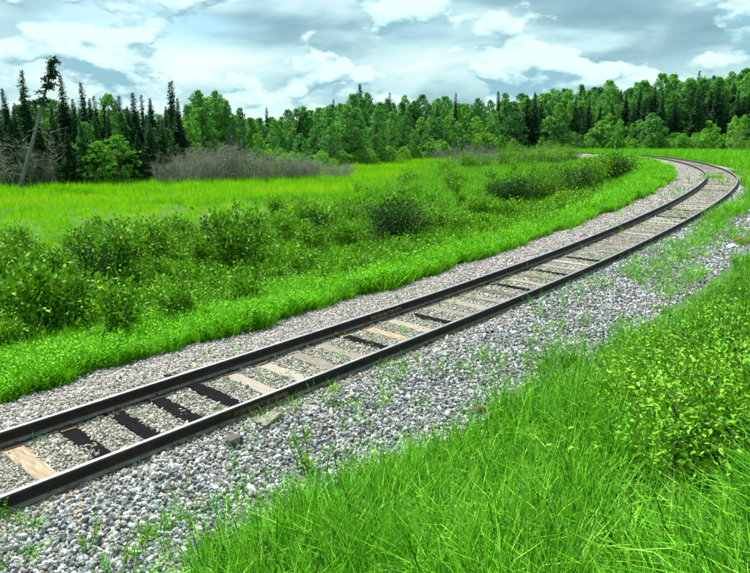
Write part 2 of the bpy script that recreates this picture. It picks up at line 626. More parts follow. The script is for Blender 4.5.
def scatter(name, P, rot, scl, idx, protos, label, cat=None):
    me = bpy.data.meshes.new(name)
    n = len(P)
    me.vertices.add(n)
    me.vertices.foreach_set('co', np.ascontiguousarray(P, np.float32).ravel())
    a = me.attributes.new('rot', 'FLOAT_VECTOR', 'POINT')
    a.data.foreach_set('vector', np.ascontiguousarray(rot, np.float32).ravel())
    scl = np.asarray(scl, np.float32)
    if scl.ndim == 1:
        scl = np.repeat(scl[:, None], 3, 1)
    a = me.attributes.new('scl', 'FLOAT_VECTOR', 'POINT')
    a.data.foreach_set('vector', np.ascontiguousarray(scl).ravel())
    a = me.attributes.new('idx', 'INT', 'POINT')
    a.data.foreach_set('value', np.ascontiguousarray(idx, np.int32))
    o = obj(name, me, kind='stuff', label=label, cat=cat)
    ng = bpy.data.node_groups.new(name, 'GeometryNodeTree')
    ng.interface.new_socket('Geometry', in_out='INPUT', socket_type='NodeSocketGeometry')
    ng.interface.new_socket('Geometry', in_out='OUTPUT', socket_type='NodeSocketGeometry')
    L = ng.links.new
    gi, go = ng.nodes.new('NodeGroupInput'), ng.nodes.new('NodeGroupOutput')
    join = ng.nodes.new('GeometryNodeJoinGeometry')
    for pr in reversed(protos):
        oi = ng.nodes.new('GeometryNodeObjectInfo')
        oi.inputs['Object'].default_value = pr
        gti = ng.nodes.new('GeometryNodeGeometryToInstance')
        L(oi.outputs['Geometry'], gti.inputs[0])
        L(gti.outputs[0], join.inputs[0])
    iop = ng.nodes.new('GeometryNodeInstanceOnPoints')
    L(gi.outputs[0], iop.inputs['Points'])
    L(join.outputs[0], iop.inputs['Instance'])
    iop.inputs['Pick Instance'].default_value = True

    def attr(nm, typ):
        q = ng.nodes.new('GeometryNodeInputNamedAttribute')
        q.data_type = typ
        q.inputs['Name'].default_value = nm
        return q.outputs['Attribute']
    L(attr('idx', 'INT'), iop.inputs['Instance Index'])
    L(attr('rot', 'FLOAT_VECTOR'), iop.inputs['Rotation'])
    L(attr('scl', 'FLOAT_VECTOR'), iop.inputs['Scale'])
    L(iop.outputs[0], go.inputs[0])
    md = o.modifiers.new('scatter', 'NODES')
    md.node_group = ng
    return o


# ------------------------------------------------------------------ ground and ballast
def build_ground():
    u = np.linspace(-1, 1, 321)
    xs = 60 * u + 640 * np.sign(u) * np.abs(u) ** 5
    v = np.linspace(0, 1, 361)
    ys = -25 + 130 * v + 900 * v ** 5
    X, Y = np.meshgrid(xs, ys)
    Z = height(X, Y)
    V = np.stack([X, Y, Z], -1).reshape(-1, 3)
    nx, ny = len(xs), len(ys)
    i = np.arange((ny - 1) * nx).reshape(ny - 1, nx)[:, :-1].ravel()
    F = np.stack([i, i + 1, i + nx + 1, i + nx], 1)
    obj('ground', quad_mesh('ground', V, F, ['soil'], smooth=True), kind='structure', label='green and earthy ground under the grass, marsh and woods')


DG_EDGE_L, DG_EDGE_R = 2.75, -2.75


def edge_noise(s):
    return 0.16 * np.sin(s * 1.3) + 0.12 * np.sin(s * 3.1 + 1) + 0.08 * np.sin(s * 6.7 + 2)


def ballast_z(s, d):
    """Height of the ballast surface below rail top."""
    base = np.interp(d, [-3.4, -2.9, -2.0, -1.35, -.82, -.68, 0, .68, .82, 1.35, 2.0, 2.9, 3.4],
                     [-.60, -.43, -.31, -.205, -.180, -.206, -.206, -.206, -.180, -.205, -.30, -.43, -.62])
    return base + 0.008 * wob(s, d, 3.0) + 0.007 * wob(s, d, 7.0, 2.0)


def build_ballast():
    ss = np.concatenate([np.arange(-12, 24, .12), np.arange(24, 70, .3), np.arange(70, 180, 1.0)])
    dd = np.concatenate([np.linspace(-3.4, -1.4, 13), np.linspace(-1.25, 1.25, 19), np.linspace(1.4, 3.4, 13)])
    SS, DD = np.meshgrid(ss, dd, indexing='ij')
    P = trk(SS.ravel(), DD.ravel(), ballast_z(SS.ravel(), DD.ravel()))
    n, m = len(ss), len(dd)
    i = (np.arange(n - 1)[:, None] * m + np.arange(m - 1)).ravel()
    F = np.stack([i, i + m, i + m + 1, i + 1], 1)
    obj('ballast_bed', quad_mesh('ballast_bed', P, F[:, ::-1], ['ballast_sheet'], smooth=True), kind='structure',
        label='grey crushed stone bed that carries the curving track')


def stone_mesh(name, mat, seed, flat=1.0):
    rng = np.random.default_rng(seed)
    t = (1 + 5 ** .5) / 2
    V = np.array([(-1, t, 0), (1, t, 0), (-1, -t, 0), (1, -t, 0), (0, -1, t), (0, 1, t), (0, -1, -t), (0, 1, -t), (t, 0, -1), (t, 0, 1), (-t, 0, -1), (-t, 0, 1)], float)
    V = V / np.linalg.norm(V[0])
    V = V * rng.uniform(.72, 1.18, (12, 1)) * np.array([rng.uniform(.9, 1.35), rng.uniform(.7, 1.0), rng.uniform(.5, .8) * flat])
    F = [(0, 11, 5), (0, 5, 1), (0, 1, 7), (0, 7, 10), (0, 10, 11), (1, 5, 9), (5, 11, 4), (11, 10, 2), (10, 7, 6), (7, 1, 8), (3, 9, 4), (3, 4, 2), (3, 2, 6), (3, 6, 8), (3, 8, 9), (4, 9, 5), (2, 4, 11), (6, 2, 10), (8, 6, 7), (9, 8, 1)]
    return quad_mesh(name, V * .5, np.array(F), [mat])


def build_stones():
    rng = np.random.default_rng(11)
    sets = {k: [proto('stone_proto', stone_mesh('stone', k, 100 + i + 10 * j)) for i in range(6)] for j, k in enumerate(('stone', 'stone_warm', 'stone_pink'))}

    def band(n, s0, s1, d0, d1, size, keep=None, lift=.25):
        s = rng.uniform(s0, s1, n)
        d = rng.uniform(d0, d1, n)
        ok = np.ones(n, bool) if keep is None else keep(s, d)
        s, d = s[ok], d[ok]
        sz = rng.uniform(*size, len(s)) * np.where(rng.random(len(s)) < .06, 1.5, 1)
        P = trk(s, d, ballast_z(s, d) + sz * lift * .5)
        v = in_view(P)
        return P[v], sz[v]

    def emit(name, lst, mset, label):
        P = np.concatenate([a for a, b in lst])
        sz = np.concatenate([b for a, b in lst])
        n = len(P)
        rot = np.stack([rng.uniform(-1.2, 1.2, n), rng.uniform(-1.2, 1.2, n), rng.uniform(0, 6.28, n)], 1)
        scatter(name, P, rot, sz, rng.integers(0, 6, n), sets[mset], label)
    tie_near = lambda s: np.abs(((s + TIE0) / TIE_SP + .5) % 1 - .5) * TIE_SP
    off_tie = lambda s, d: (tie_near(s) > .10) | (wob(s, d, 4.5, 1.1) + rng.normal(0, .15, len(s)) > .50) | (np.abs(d) > .86)
    rail_free = lambda s, d: np.abs(np.abs(d) - .7525) > .075
    keep_c = lambda s, d: off_tie(s, d) & rail_free(s, d)
    edge_r = lambda s, d: (d > DG_EDGE_R - .35 + edge_noise(s)) & keep_c(s, d)
    emit('shoulder_gravel', [
        band(38000, -4, 8, -3.4, -.88 , (.020, .074), lambda s, d: edge_r(s, d) & (d < -1.05 + .3 * rng.normal(size=len(s)) * .6)),
        band(17000, 8, 20, -3.4, -.82, (.045, .08), edge_r),
        band(9000, 20, 42, -3.2, -.82, (.06, .10), edge_r)], 'stone', 'loose blue grey crushed stone beside the near rail')
    emit('crib_gravel', [
        band(29000, -3, 8, -1.25, 1.35, (.026, .055), lambda s, d: keep_c(s, d) & (d > -1.05 + .2 * rng.normal(size=len(s)))),
        band(12000, 8, 20, -.9, 1.3, (.03, .05), keep_c),
        band(7000, 20, 42, -.9, 1.3, (.045, .07), keep_c)], 'stone_warm', 'fine buff gravel packed between the ties')
    emit('verge_gravel', [
        band(16000, -3, 10, .85, 3.3, (.03, .055), keep_c),
        band(12000, 10, 24, .85, 3.3, (.04, .065), keep_c),
        band(9000, 24, 60, .85, 3.3, (.06, .095), keep_c)], 'stone_pink', 'pinkish grey gravel shoulder beyond the far rail')


# ------------------------------------------------------------------ railway track
TIE_SP, TIE0 = 0.605, 0.0
TIE_TYPES = {-2: 'tan', -1: 'tan', 0: 'dark_half', 1: 'dark', 2: 'dark', 3: 'dark', 4: 'light', 5: 'light', 6: 'grey', 7: 'light', 8: 'dark',
             9: 'tan', 10: 'grey', 11: 'dark', 12: 'light', 13: 'grey', 14: 'light', 15: 'grey', 16: 'dark_half', 17: 'grey', 18: 'light', 19: 'dark_half', 20: 'grey', 21: 'light', 22: 'dark', 23: 'grey', 24: 'light'}

HEAD = .0725
RAIL_PROF = [(-.07, -.171), (.07, -.171), (.07, -.160), (.020, -.142), (.0095, -.125), (.0095, -.052), (.035, -.040), (.0365, -.012), (.024, -.0012), (0, .0), (-.024, -.0012), (-.0365, -.012), (-.035, -.040), (-.0095, -.052), (-.0095, -.125), (-.020, -.142), (-.07, -.160)]
RAIL_MATS = {0: 1, 1: 1, 2: 1, 16: 1, 15: 1, 8: 2, 9: 2}


def rail_mesh(s0, s1, off):
    n = max(2, int((s1 - s0) / .3) + 1)
    ss = np.linspace(s0, s1, n)
    m = len(RAIL_PROF)
    V = np.concatenate([trk(ss, off + a, b)[:, None] for a, b in RAIL_PROF], 1).reshape(-1, 3)
    F, mi = [], []
    for i in range(n - 1):
        for j in range(m):
            k = (j + 1) % m
            F.append((i * m + j, i * m + k, (i + 1) * m + k, (i + 1) * m + j))
            mi.append(RAIL_MATS.get(j, 0))
    F = [f[::-1] for f in F]
    F += [tuple(range(m)), tuple(range((n - 1) * m, n * m))[::-1]]
    mi += [0, 0]
    return poly_mesh('rail', V, F, ['steel_side', 'steel_foot', 'steel_top'], mi)


def box_mesh(name, sx, sy, sz, mat, jit=0.0, seed=0, bev=0.0, nx=1, ny=1):
    """Box, top at z = 0, with uneven edges along its length when jit is given."""
    import bmesh
    rng = random.Random(seed)
    bm = bmesh.new()
    bmesh.ops.create_cube(bm, size=1.0)
    for v in bm.verts:
        v.co = Vector((v.co.x * sx, v.co.y * sy, (v.co.z - .5) * sz))
    if ny > 1:
        ed = [e for e in bm.edges if abs(e.verts[0].co.y - e.verts[1].co.y) > sy * .5]
        bmesh.ops.subdivide_edges(bm, edges=ed, cuts=ny - 1, use_grid_fill=True)
    if bev:
        bmesh.ops.bevel(bm, geom=bm.edges[:], offset=bev, segments=1, affect='EDGES')
    if jit:
        for v in bm.verts:
            v.co += Vector((rng.uniform(-jit, jit), rng.uniform(-jit, jit) * 2, rng.uniform(-jit, jit) * .6))
    me = bpy.data.meshes.new(name)
    bm.to_mesh(me)
    bm.free()
    me.materials.append(M[mat])
    return me


def spike_mesh():
    V, F = tube([(0, 0, -.05), (0, 0, .012), (.006, 0, .020), (.006, 0, .034), (.006, 0, .038)], [.009, .009, .018, .017, .006], 6)
    return quad_mesh('spike', np.array(V), np.array(F), ['rust'])


def bolt_mesh():
    V, F = tube([(0, 0, 0), (0, 0, .022), (0, 0, .022), (0, 0, .045), (0, 0, .046)], [.021, .021, .012, .012, .001], 6)
    return quad_mesh('bolt', np.array(V), np.array(F), ['rust'])


def build_track():
    root = thing('railway_track', 'single railway track on timber ties curving away to the trees', 'railway track')
    # rails in lengths that meet at bolted joints
    for off, j0 in ((-.7525, 1.95), (.7525, 6.1)):
        L = 12.0
        joints = [j0 + L * k for k in range(-1, 15)]
        cuts = [-14.0] + [j for j in joints if -14 < j < 180] + [180.0]
        for a, b in zip(cuts[:-1], cuts[1:]):
            obj('rail', rail_mesh(a + .004, b - .004, off), root)
        for j in joints:
            if j < -12 or j > 60:
                continue
            for side in (-1, 1):
                prof = [(.012, -.128), (.034, -.120), (.036, -.075), (.026, -.062), (.012, -.056)]
                ss = np.linspace(j - .44, j + .44, 4)
                m = len(prof)
                V = np.concatenate([trk(ss, off + side * a, z)[:, None] for a, z in prof], 1).reshape(-1, 3)
                F = [(i * m + q, i * m + (q + 1) % m, (i + 1) * m + (q + 1) % m, (i + 1) * m + q) for i in range(3) for q in range(m)]
                F = [f[::-1] if side > 0 else f for f in F]
                F += [tuple(range(m))[::side], tuple(range(3 * m, 4 * m))[::-side]]
                bar = obj('joint_bar', poly_mesh('joint_bar', V, F, ['rust' if j < 8 else 'steel_side']), root)
                if j < 20:
                    for q in range(6):
                        sb = j - .37 + q * .148
                        p = trk(np.array([sb]), off + side * .034, -.097)[0]
                        th = float(np.interp(sb, TS, TTH))
                        nrm = Vector((-math.sin(th) * side, math.cos(th) * side, 0))
                        obj('bolt', BOLT, bar, p, nrm.to_track_quat('Z', 'Y').to_euler())
    # ties
    tmesh = {k: [box_mesh('tie', .23, 2.6, .18, 'tie_' + k, .006, 40 + i, .008, 1, 9) for i in range(4)] for k in ('dark', 'light', 'grey', 'tan')}
    plate = box_mesh('tie_plate', .19, .36, .016, 'rust', .0, 1, .004)
    spike = spike_mesh()
    rr = random.Random(3)
    for i in range(-6, 248):
        s = i * TIE_SP + TIE0 * 0 + rr.uniform(-.03, .03)
        kind = TIE_TYPES.get(i) or rr.choice(['light', 'light', 'grey', 'grey', 'light', 'dark'] if i < 70 else ['light', 'grey'])
        half = kind == 'dark_half'
        kind = 'dark' if half else kind
        th = float(np.interp(s, TS, TTH)) + rr.uniform(-.02, .02)
        dz = -.186 - (.012 if half else rr.uniform(0, .008))
        p = trk(np.array([s]), rr.uniform(-.06, .06), dz)[0]
        t = obj('tie', rr.choice(tmesh[kind]), root, p, (rr.uniform(-.008, .008), rr.uniform(-.01, .01), th))
        if i < 34:
            for off in (-.7525, .7525):
                obj('tie_plate', plate, t, (0, off, .0155), (0, 0, 0))
                for sx, sy in ((-.05, .088), (.05, -.088)):
                    obj('spike', spike, t, (sx, off + sy, .012), (0, 0, math.pi / 2 if sy < 0 else -math.pi / 2))


def build_rocks():
    rng = np.random.default_rng(5)
    spec = [('rock', 'rock_brown', 480, 412, .24, 'reddish brown rock at the grass edge in the gravel', -.42),
            ('rock', 'rock_brown', 741, 243, .50, 'reddish brown rock at the gravel edge by the right border', -.42),
            ('rock', 'rock_white', 730, 248, .28, 'white stone beside the reddish rock at the right border', -.44),
            ('rock', 'rock_dark', 234, 443, .26, 'dark weathered rock beside the bolted joint of the near rail', -.24),
            ('rock', 'rock_white', 252, 491, .13, 'small white stone on the grey gravel shoulder', -.38),
            ('rock', 'rock_tan', 447, 441, .16, 'flat tan stone where foreground grass meets the gravel', -.40),
            ('rock', 'rock_tan', 187, 381, .085, 'tan stone lying on the foot of the far rail', -.15),
            ('rock', 'rock_tan', 150, 395, .08, 'small buff stone against the far rail above black ties', -.17),
            ('rock', 'rock_tan', 336, 334, .085, 'pinkish stone against the far rail left of its bolted joint', -.16),
            ('rock', 'rock_tan', 479, 283, .10, 'cream stone against the far rail beyond its bolted joint', -.16),
            ('rock', 'rock_tan', 110, 408, .07, 'flat ochre stone lying on the black tie by far rail', -.17)]
    for i, (nm, mat, u, v, size, label, dz) in enumerate(spec):
        r = ray(u, v)
        z = dz if dz > -.2 else -.35
        for _ in range(8):
            t = (z - EYE) / r.z
            s, d, zt = near_track(r.x * t, r.y * t)
            z = float(zt[0]) + (dz if dz > -.2 else float(ballast_z(s, d)[0]))
        t = (z - EYE) / r.z
        me = stone_mesh('rock', mat, 900 + i, .9)
        obj(nm, me, None, (r.x * t, r.y * t, z + size * .17), (rng.uniform(-.3, .3), rng.uniform(-.3, .3), rng.uniform(0, 6)), size, None, label, 'rock', 'loose rocks by the track')
    # broken tie end lying in the gravel outside the near rail
    P = trk(np.array([1.8]), -1.12, -.185)[0]
    th = float(np.interp(1.75, TS, TTH))
    obj('timber_chunk', box_mesh('timber_chunk', .34, .20, .10, 'tie_grey', .016, 77, .01, 1, 4), None, (P[0], P[1], P[2] + .05), (.06, -.05, th + .25), 1, None,
        'broken tan timber chunk in the gravel below the near rail joint', 'timber')


BOLT = bolt_mesh()
build_ground()
build_ballast()
build_track()
build_stones()
build_rocks()


# ------------------------------------------------------------------ plant builders
def grass_tuft(name, mat, seed, n=16, spread=.10, length=(.25, .5), width=(.006, .012), lean=(.2, 1.1), seg=3):
    rng = np.random.default_rng(seed)
    a = rng.uniform(0, 2 * math.pi, n)
    r = spread * np.sqrt(rng.random(n))
    B = np.stack([np.cos(a) * r, np.sin(a) * r, np.full(n, -.02)], 1)
    V, F = blades(B, a + rng.normal(0, .8, n), rng.uniform(*lean, n), rng.uniform(*length, n), rng.uniform(*width, n), rng, seg)
    tint = np.repeat(rng.random(n), (seg + 1) * 2)
    return proto(name, quad_mesh(name, V, F, [mat], tint))


def leafy_stems(name, mat, seed, stems=5, h=(.3, .5), nl=14, ll=(.05, .08), spread=.08, lean=.35, stemmat=True, wid=.5):
    """Upright leafy weed: thin stems with leaves all the way up, one mesh."""
    rng = np.random.default_rng(seed)
    Vs, Fs, T, MI, o = [], [], [], [], 0
    for k in range(stems):
        az = rng.uniform(0, 6.28)
        hh = rng.uniform(*h)
        ln = rng.uniform(.1, lean)
        b = np.array([math.cos(az) * spread * rng.random(), math.sin(az) * spread * rng.random(), -.02])
        top = b + np.array([math.cos(az) * ln * hh, math.sin(az) * ln * hh, hh])
        mid = (b + top) / 2 + np.array([0, 0, .05 * hh])
        v, f = tube([b, mid, top], [.004, .003, .0015], 3)
        Vs.append(np.array(v)); Fs.append(np.array(f) + o); o += len(v); T.append(np.full(len(v), .3))
        t = np.linspace(.15, 1, nl)[:, None]
        P = b * (1 - t) ** 2 + 2 * mid * t * (1 - t) + top * t ** 2
        la = rng.uniform(0, 6.28, nl) + np.arange(nl) * 2.4
        D = np.stack([np.cos(la), np.sin(la), rng.uniform(.1, .9, nl)], 1)
        L_ = rng.uniform(*ll, nl) * (1.15 - .5 * t[:, 0])
        v, f = leaves(P, D, L_, L_ * wid, rng)
        Vs.append(v); Fs.append(f + o); o += len(v); T.append(np.repeat(rng.random(nl), 4))
    return quad_mesh(name, np.concatenate(Vs), np.concatenate(Fs), [mat], np.concatenate(T))


def shrub_meshes(seed, h=1.2, w=1.2, stems=9, nl=1400, ll=.05, mat='shrub', wid=.5, bark='bark', base=.12, clump=.16, nclump=None, shape=1.0, rounded=False):
    """Multi-stemmed shrub: woody stems that fork, and small leaves clustered round the twigs."""
    rng = np.random.default_rng(seed)
    tb = Tubes()
    tips = []
    for k in range(stems):
        az = 2 * math.pi * k / stems + rng.uniform(-.4, .4)
        rr = w * .5 * rng.uniform(.25, 1.0)
        hh = h * rng.uniform(.6, 1.0) * (1 - .25 * (rr / (w * .5)) * shape)
        b = np.array([math.cos(az) * base * rng.random() * w, math.sin(az) * base * rng.random() * w, -.05])
        top = np.array([math.cos(az) * rr, math.sin(az) * rr, hh])
        mid = b * .45 + top * .55 + np.array([-math.cos(az) * rr * .2, -math.sin(az) * rr * .2, hh * .08]) + rng.normal(0, .04 * h, 3)
        r0 = .011 * h + .004
        tb.add([b, (b + mid) / 2, mid, top], [r0, r0 * .8, r0 * .55, r0 * .2], 5)
        for t in np.linspace(.3, 1, 7):
            p = b * (1 - t) ** 2 + 2 * mid * t * (1 - t) + top * t ** 2
            tips.append(p)
            q = p + rng.normal(0, 1, 3) * np.array([.17 * w, .17 * w, .10 * h])
            q[2] = max(q[2], .08 * h)
            tb.add([p, (p + q) / 2 + [0, 0, .02 * h], q], [r0 * .3, r0 * .2, r0 * .1], 3)
            tips.append(q)
    tips = np.array(tips)
    c = rng.integers(0, len(tips), nl)
    P = tips[c] + rng.normal(0, clump * .5, (nl, 3)) * np.array([w, w, h * .8])
    P[:, 2] = np.maximum(P[:, 2], .03 * h + .02 * rng.random(nl))
    out = P - np.array([0, 0, h * .4])
    D = unit(out) * .7 + rng.normal(0, .6, (nl, 3)) + np.array([0, 0, .15])
    L_ = rng.uniform(.7, 1.3, nl) * ll
    V, F = leaves(P, D, L_, L_ * wid, rng, rounded=rounded)
    ct = rng.random(len(tips))
    tint = np.clip(.55 * ct[c] + .45 * rng.random(nl), 0, 1)
    return tb.mesh('stem', bark), quad_mesh('foliage', V, F, [mat], np.repeat(tint, 6 if rounded else 4))


def spruce_meshes(seed, rmax=.15, low=.10, club=0.0, sparse=0.0, droop=.35, whorls=46, mat='spruce'):
    """Unit-height spruce (1 m tall, scaled when placed)."""
    rng = np.random.default_rng(seed)
    tb = Tubes()
    bend = rng.normal(0, .008, (6, 2)).cumsum(0)
    zz = np.linspace(-.02, .99, 6)
    tb.add([(bend[i, 0], bend[i, 1], z) for i, z in enumerate(zz)], np.interp(zz, [0, 1], [.014, .0015]), 6)
    Ps, Ds, Ls, Ts = [], [], [], []
    nbr = whorls * 8
    gap = rng.uniform(0, 6.28, 8)
    for k in range(nbr):
        z = low + (1 - low) * max(0.0, (k + rng.uniform(-2, 2)) / nbr) ** .92
        z = min(max(z, low), .992)
        prof = (1 - z) ** .95 * (1 - .3 * math.exp(-((z - low) / .12) ** 2 * 2))
        prof = prof * (1 - club * math.exp(-((z - .72) / .12) ** 2)) + club * .22 * math.exp(-((z - .9) / .06) ** 2)
        cx, cy = np.interp(z, zz, bend[:, 0]), np.interp(z, zz, bend[:, 1])
        az = k * 2.399 + rng.uniform(-.5, .5)
        # uneven sides and thin stretches
        un = 1 + .35 * math.sin(az + gap[int(z * 7)]) + .18 * math.sin(z * 37 + seed)
        if rng.random() < sparse + .08:
            continue
        L_ = max(.004, rmax * prof * rng.uniform(.55, 1.2) * un) + .004
        d = np.array([math.cos(az), math.sin(az), 0])
        m = max(3, int(L_ / .010))
        t = np.linspace(.10, 1, m)
        P = np.array([cx, cy, z]) + d * (L_ * t)[:, None] + np.array([0, 0, 1.0]) * (-droop * 1.3 * L_ * t + droop * .9 * L_ * t ** 2)[:, None]
        bt = rng.random() * .6
        for sgn in (-1, 0, 1):
            D = d * .8 + np.array([-d[1], d[0], 0]) * sgn * rng.uniform(.4, 1.0) + np.array([0, 0, -.3]) + rng.normal(0, .2, (m, 3))
            Ps.append(P + rng.normal(0, .004, (m, 3)))
            Ds.append(D)
            Ls.append(rng.uniform(.024, .042, m) * (1.15 - .5 * t) * min(1.0, .36 + 1.6 * (1 - z)))
            Ts.append(bt + rng.random(m) * .4)
    P, D, L_, T = np.concatenate(Ps), np.concatenate(Ds), np.concatenate(Ls), np.concatenate(Ts)
    V, F = leaves(P, D, L_, L_ * .42, rng, normal_up=.5)
    # leader shoot
    return tb.mesh('trunk', 'bark'), quad_mesh('crown', V, F, [mat], np.repeat(T, 4))


def broad_meshes(seed, w=.5, low=.2, clumps=70, per=60, leaf=.020, mat='aspen', bark='bark', top=1.0, narrow=1.0, rough=.5):
    """Unit-height broadleaf tree: trunk, limbs and leaf clumps with gaps between them."""
    rng = np.random.default_rng(seed)
    tb = Tubes()
    lean = rng.normal(0, .03, 2)
    zz = np.linspace(-.02, .92, 6)
    cx = lambda z: lean[0] * z + .012 * math.sin(z * 7 + seed)
    cy = lambda z: lean[1] * z + .012 * math.cos(z * 6 + seed)
    tb.add([(cx(z), cy(z), z) for z in zz], np.interp(zz, [0, 1], [.016, .003]), 6)
    C, Cr = [], []
    while len(C) < clumps:
        z = rng.uniform(low, 1.0)
        f = (z - low) / (1 - low)
        prof = (math.sin(math.pi * min(1, f * .82 + .16)) ** .7) * (1 - .25 * f)
        az = rng.uniform(0, 6.28)
        prof *= 1 + rough * .5 * math.sin(az * 2 + z * 9 + seed) * math.sin(az * 3 - z * 13 + 2 * seed)
        r = w * .5 * prof * rng.uniform(.25, 1.0) ** .6 * (1.25 if rng.random() < .12 else 1)
        p = np.array([cx(z) + r * math.cos(az), cy(z) + r * math.sin(az), min(z, .985)])
        C.append(p)
        Cr.append(rng.uniform(.016, .046) * (1 - .35 * f))
        if rng.random() < .3:
            zb = max(low * .6, z - r * rng.uniform(.6, 1.3) - .03)
            q = np.array([cx(zb), cy(zb), zb])
            tb.add([q, (p + q) / 2 + np.array([0, 0, -.01]), p], [.0055 * (1.1 - f * .6), .004 * (1.1 - f * .6), .0014], 4)
    C, Cr = np.array(C), np.array(Cr)
    n = clumps * per
    c = rng.integers(0, clumps, n)
    dirn = unit(rng.normal(size=(n, 3)))
    P = C[c] + dirn * (Cr[c] * rng.uniform(.3, 1.15, n) ** .6)[:, None] * np.array([1.15, 1.15, .85])
    D = dirn * .6 + rng.normal(0, .5, (n, 3)) + np.array([0, 0, -.1])
    L_ = rng.uniform(.7, 1.3, n) * leaf
    V, F = leaves(P, D, L_, L_ * .75, rng, normal_up=.45)
    ct = rng.random(clumps)
    T = np.clip(.6 * ct[c] + .4 * rng.random(n), 0, 1)
    return tb.mesh('trunk', bark), quad_mesh('crown', V, F, [mat], np.repeat(T, 4))


def bare_meshes(seed, h=1.0, w=1.0, stems=34, mat='twig'):
    """Leafless shrub: crooked stems that fork twice."""
    rng = np.random.default_rng(seed)
    tb = Tubes()
    tw = Tubes()
    for k in range(stems):
        az = rng.uniform(0, 6.28)
        r = w * .5 * math.sqrt(rng.random())
        b = np.array([math.cos(az) * r * .6, math.sin(az) * r * .6, -.03])
        hh = h * rng.uniform(.5, 1.0) * (1 - .25 * (2 * r / w) ** 2)
        t = np.array([math.cos(az) * r, math.sin(az) * r, hh]) + rng.normal(0, .06 * h, 3)
        pts = [b + (t - b) * f + rng.normal(0, .03 * h, 3) * (0 < f < 1) for f in (0, .3, .55, .8, 1)]
        tb.add(pts, np.array([.0065, .0055, .0045, .0032, .0016]) * h, 3)
        for q in range(9):
            f = rng.uniform(.2, .98) * 4
            i = min(int(f), 3)
            p = pts[i] + (pts[i + 1] - pts[i]) * (f - i)
            e = p + np.array([rng.normal(0, .11), rng.normal(0, .11), rng.uniform(.02, .16)]) * h
            m = (p + e) / 2 + rng.normal(0, .015 * h, 3)
            tw.add([p, m, e], np.array([.003, .0024, .0014]) * h, 3)
            for _ in range(2):
                g = m + np.array([rng.normal(0, .06), rng.normal(0, .06), rng.uniform(-.02, .10)]) * h
                tw.add([m, g], np.array([.0022, .0012]) * h, 3)
    return tb.mesh('stem', mat), tw.mesh('twigs', mat)


# ------------------------------------------------------------------ grass, weeds and undergrowth (nobody could count them)
def pts_scatter(n, xr, yr, rng):
    return rng.uniform(*xr, n), rng.uniform(*yr, n)


def plant(name, x, y, s_range, protos, label, rng, tilt=.12, sink=0.0, weights=None, scl=None, pick=None):
    P = np.stack([x, y, height(x, y) - sink], 1)
    v = in_view(P, 240)
    P = P[v]
    n = len(P)
    rot = np.stack([rng.normal(0, tilt, n), rng.normal(0, tilt, n), rng.uniform(0, 6.28, n)], 1)
    s = rng.uniform(*s_range, n) if scl is None else scl[v] * rng.uniform(*s_range, n)
    idx = rng.choice(len(protos), n, p=weights) if pick is None else pick[v]
    scatter(name, P, rot, s, idx, protos, label)
    return n


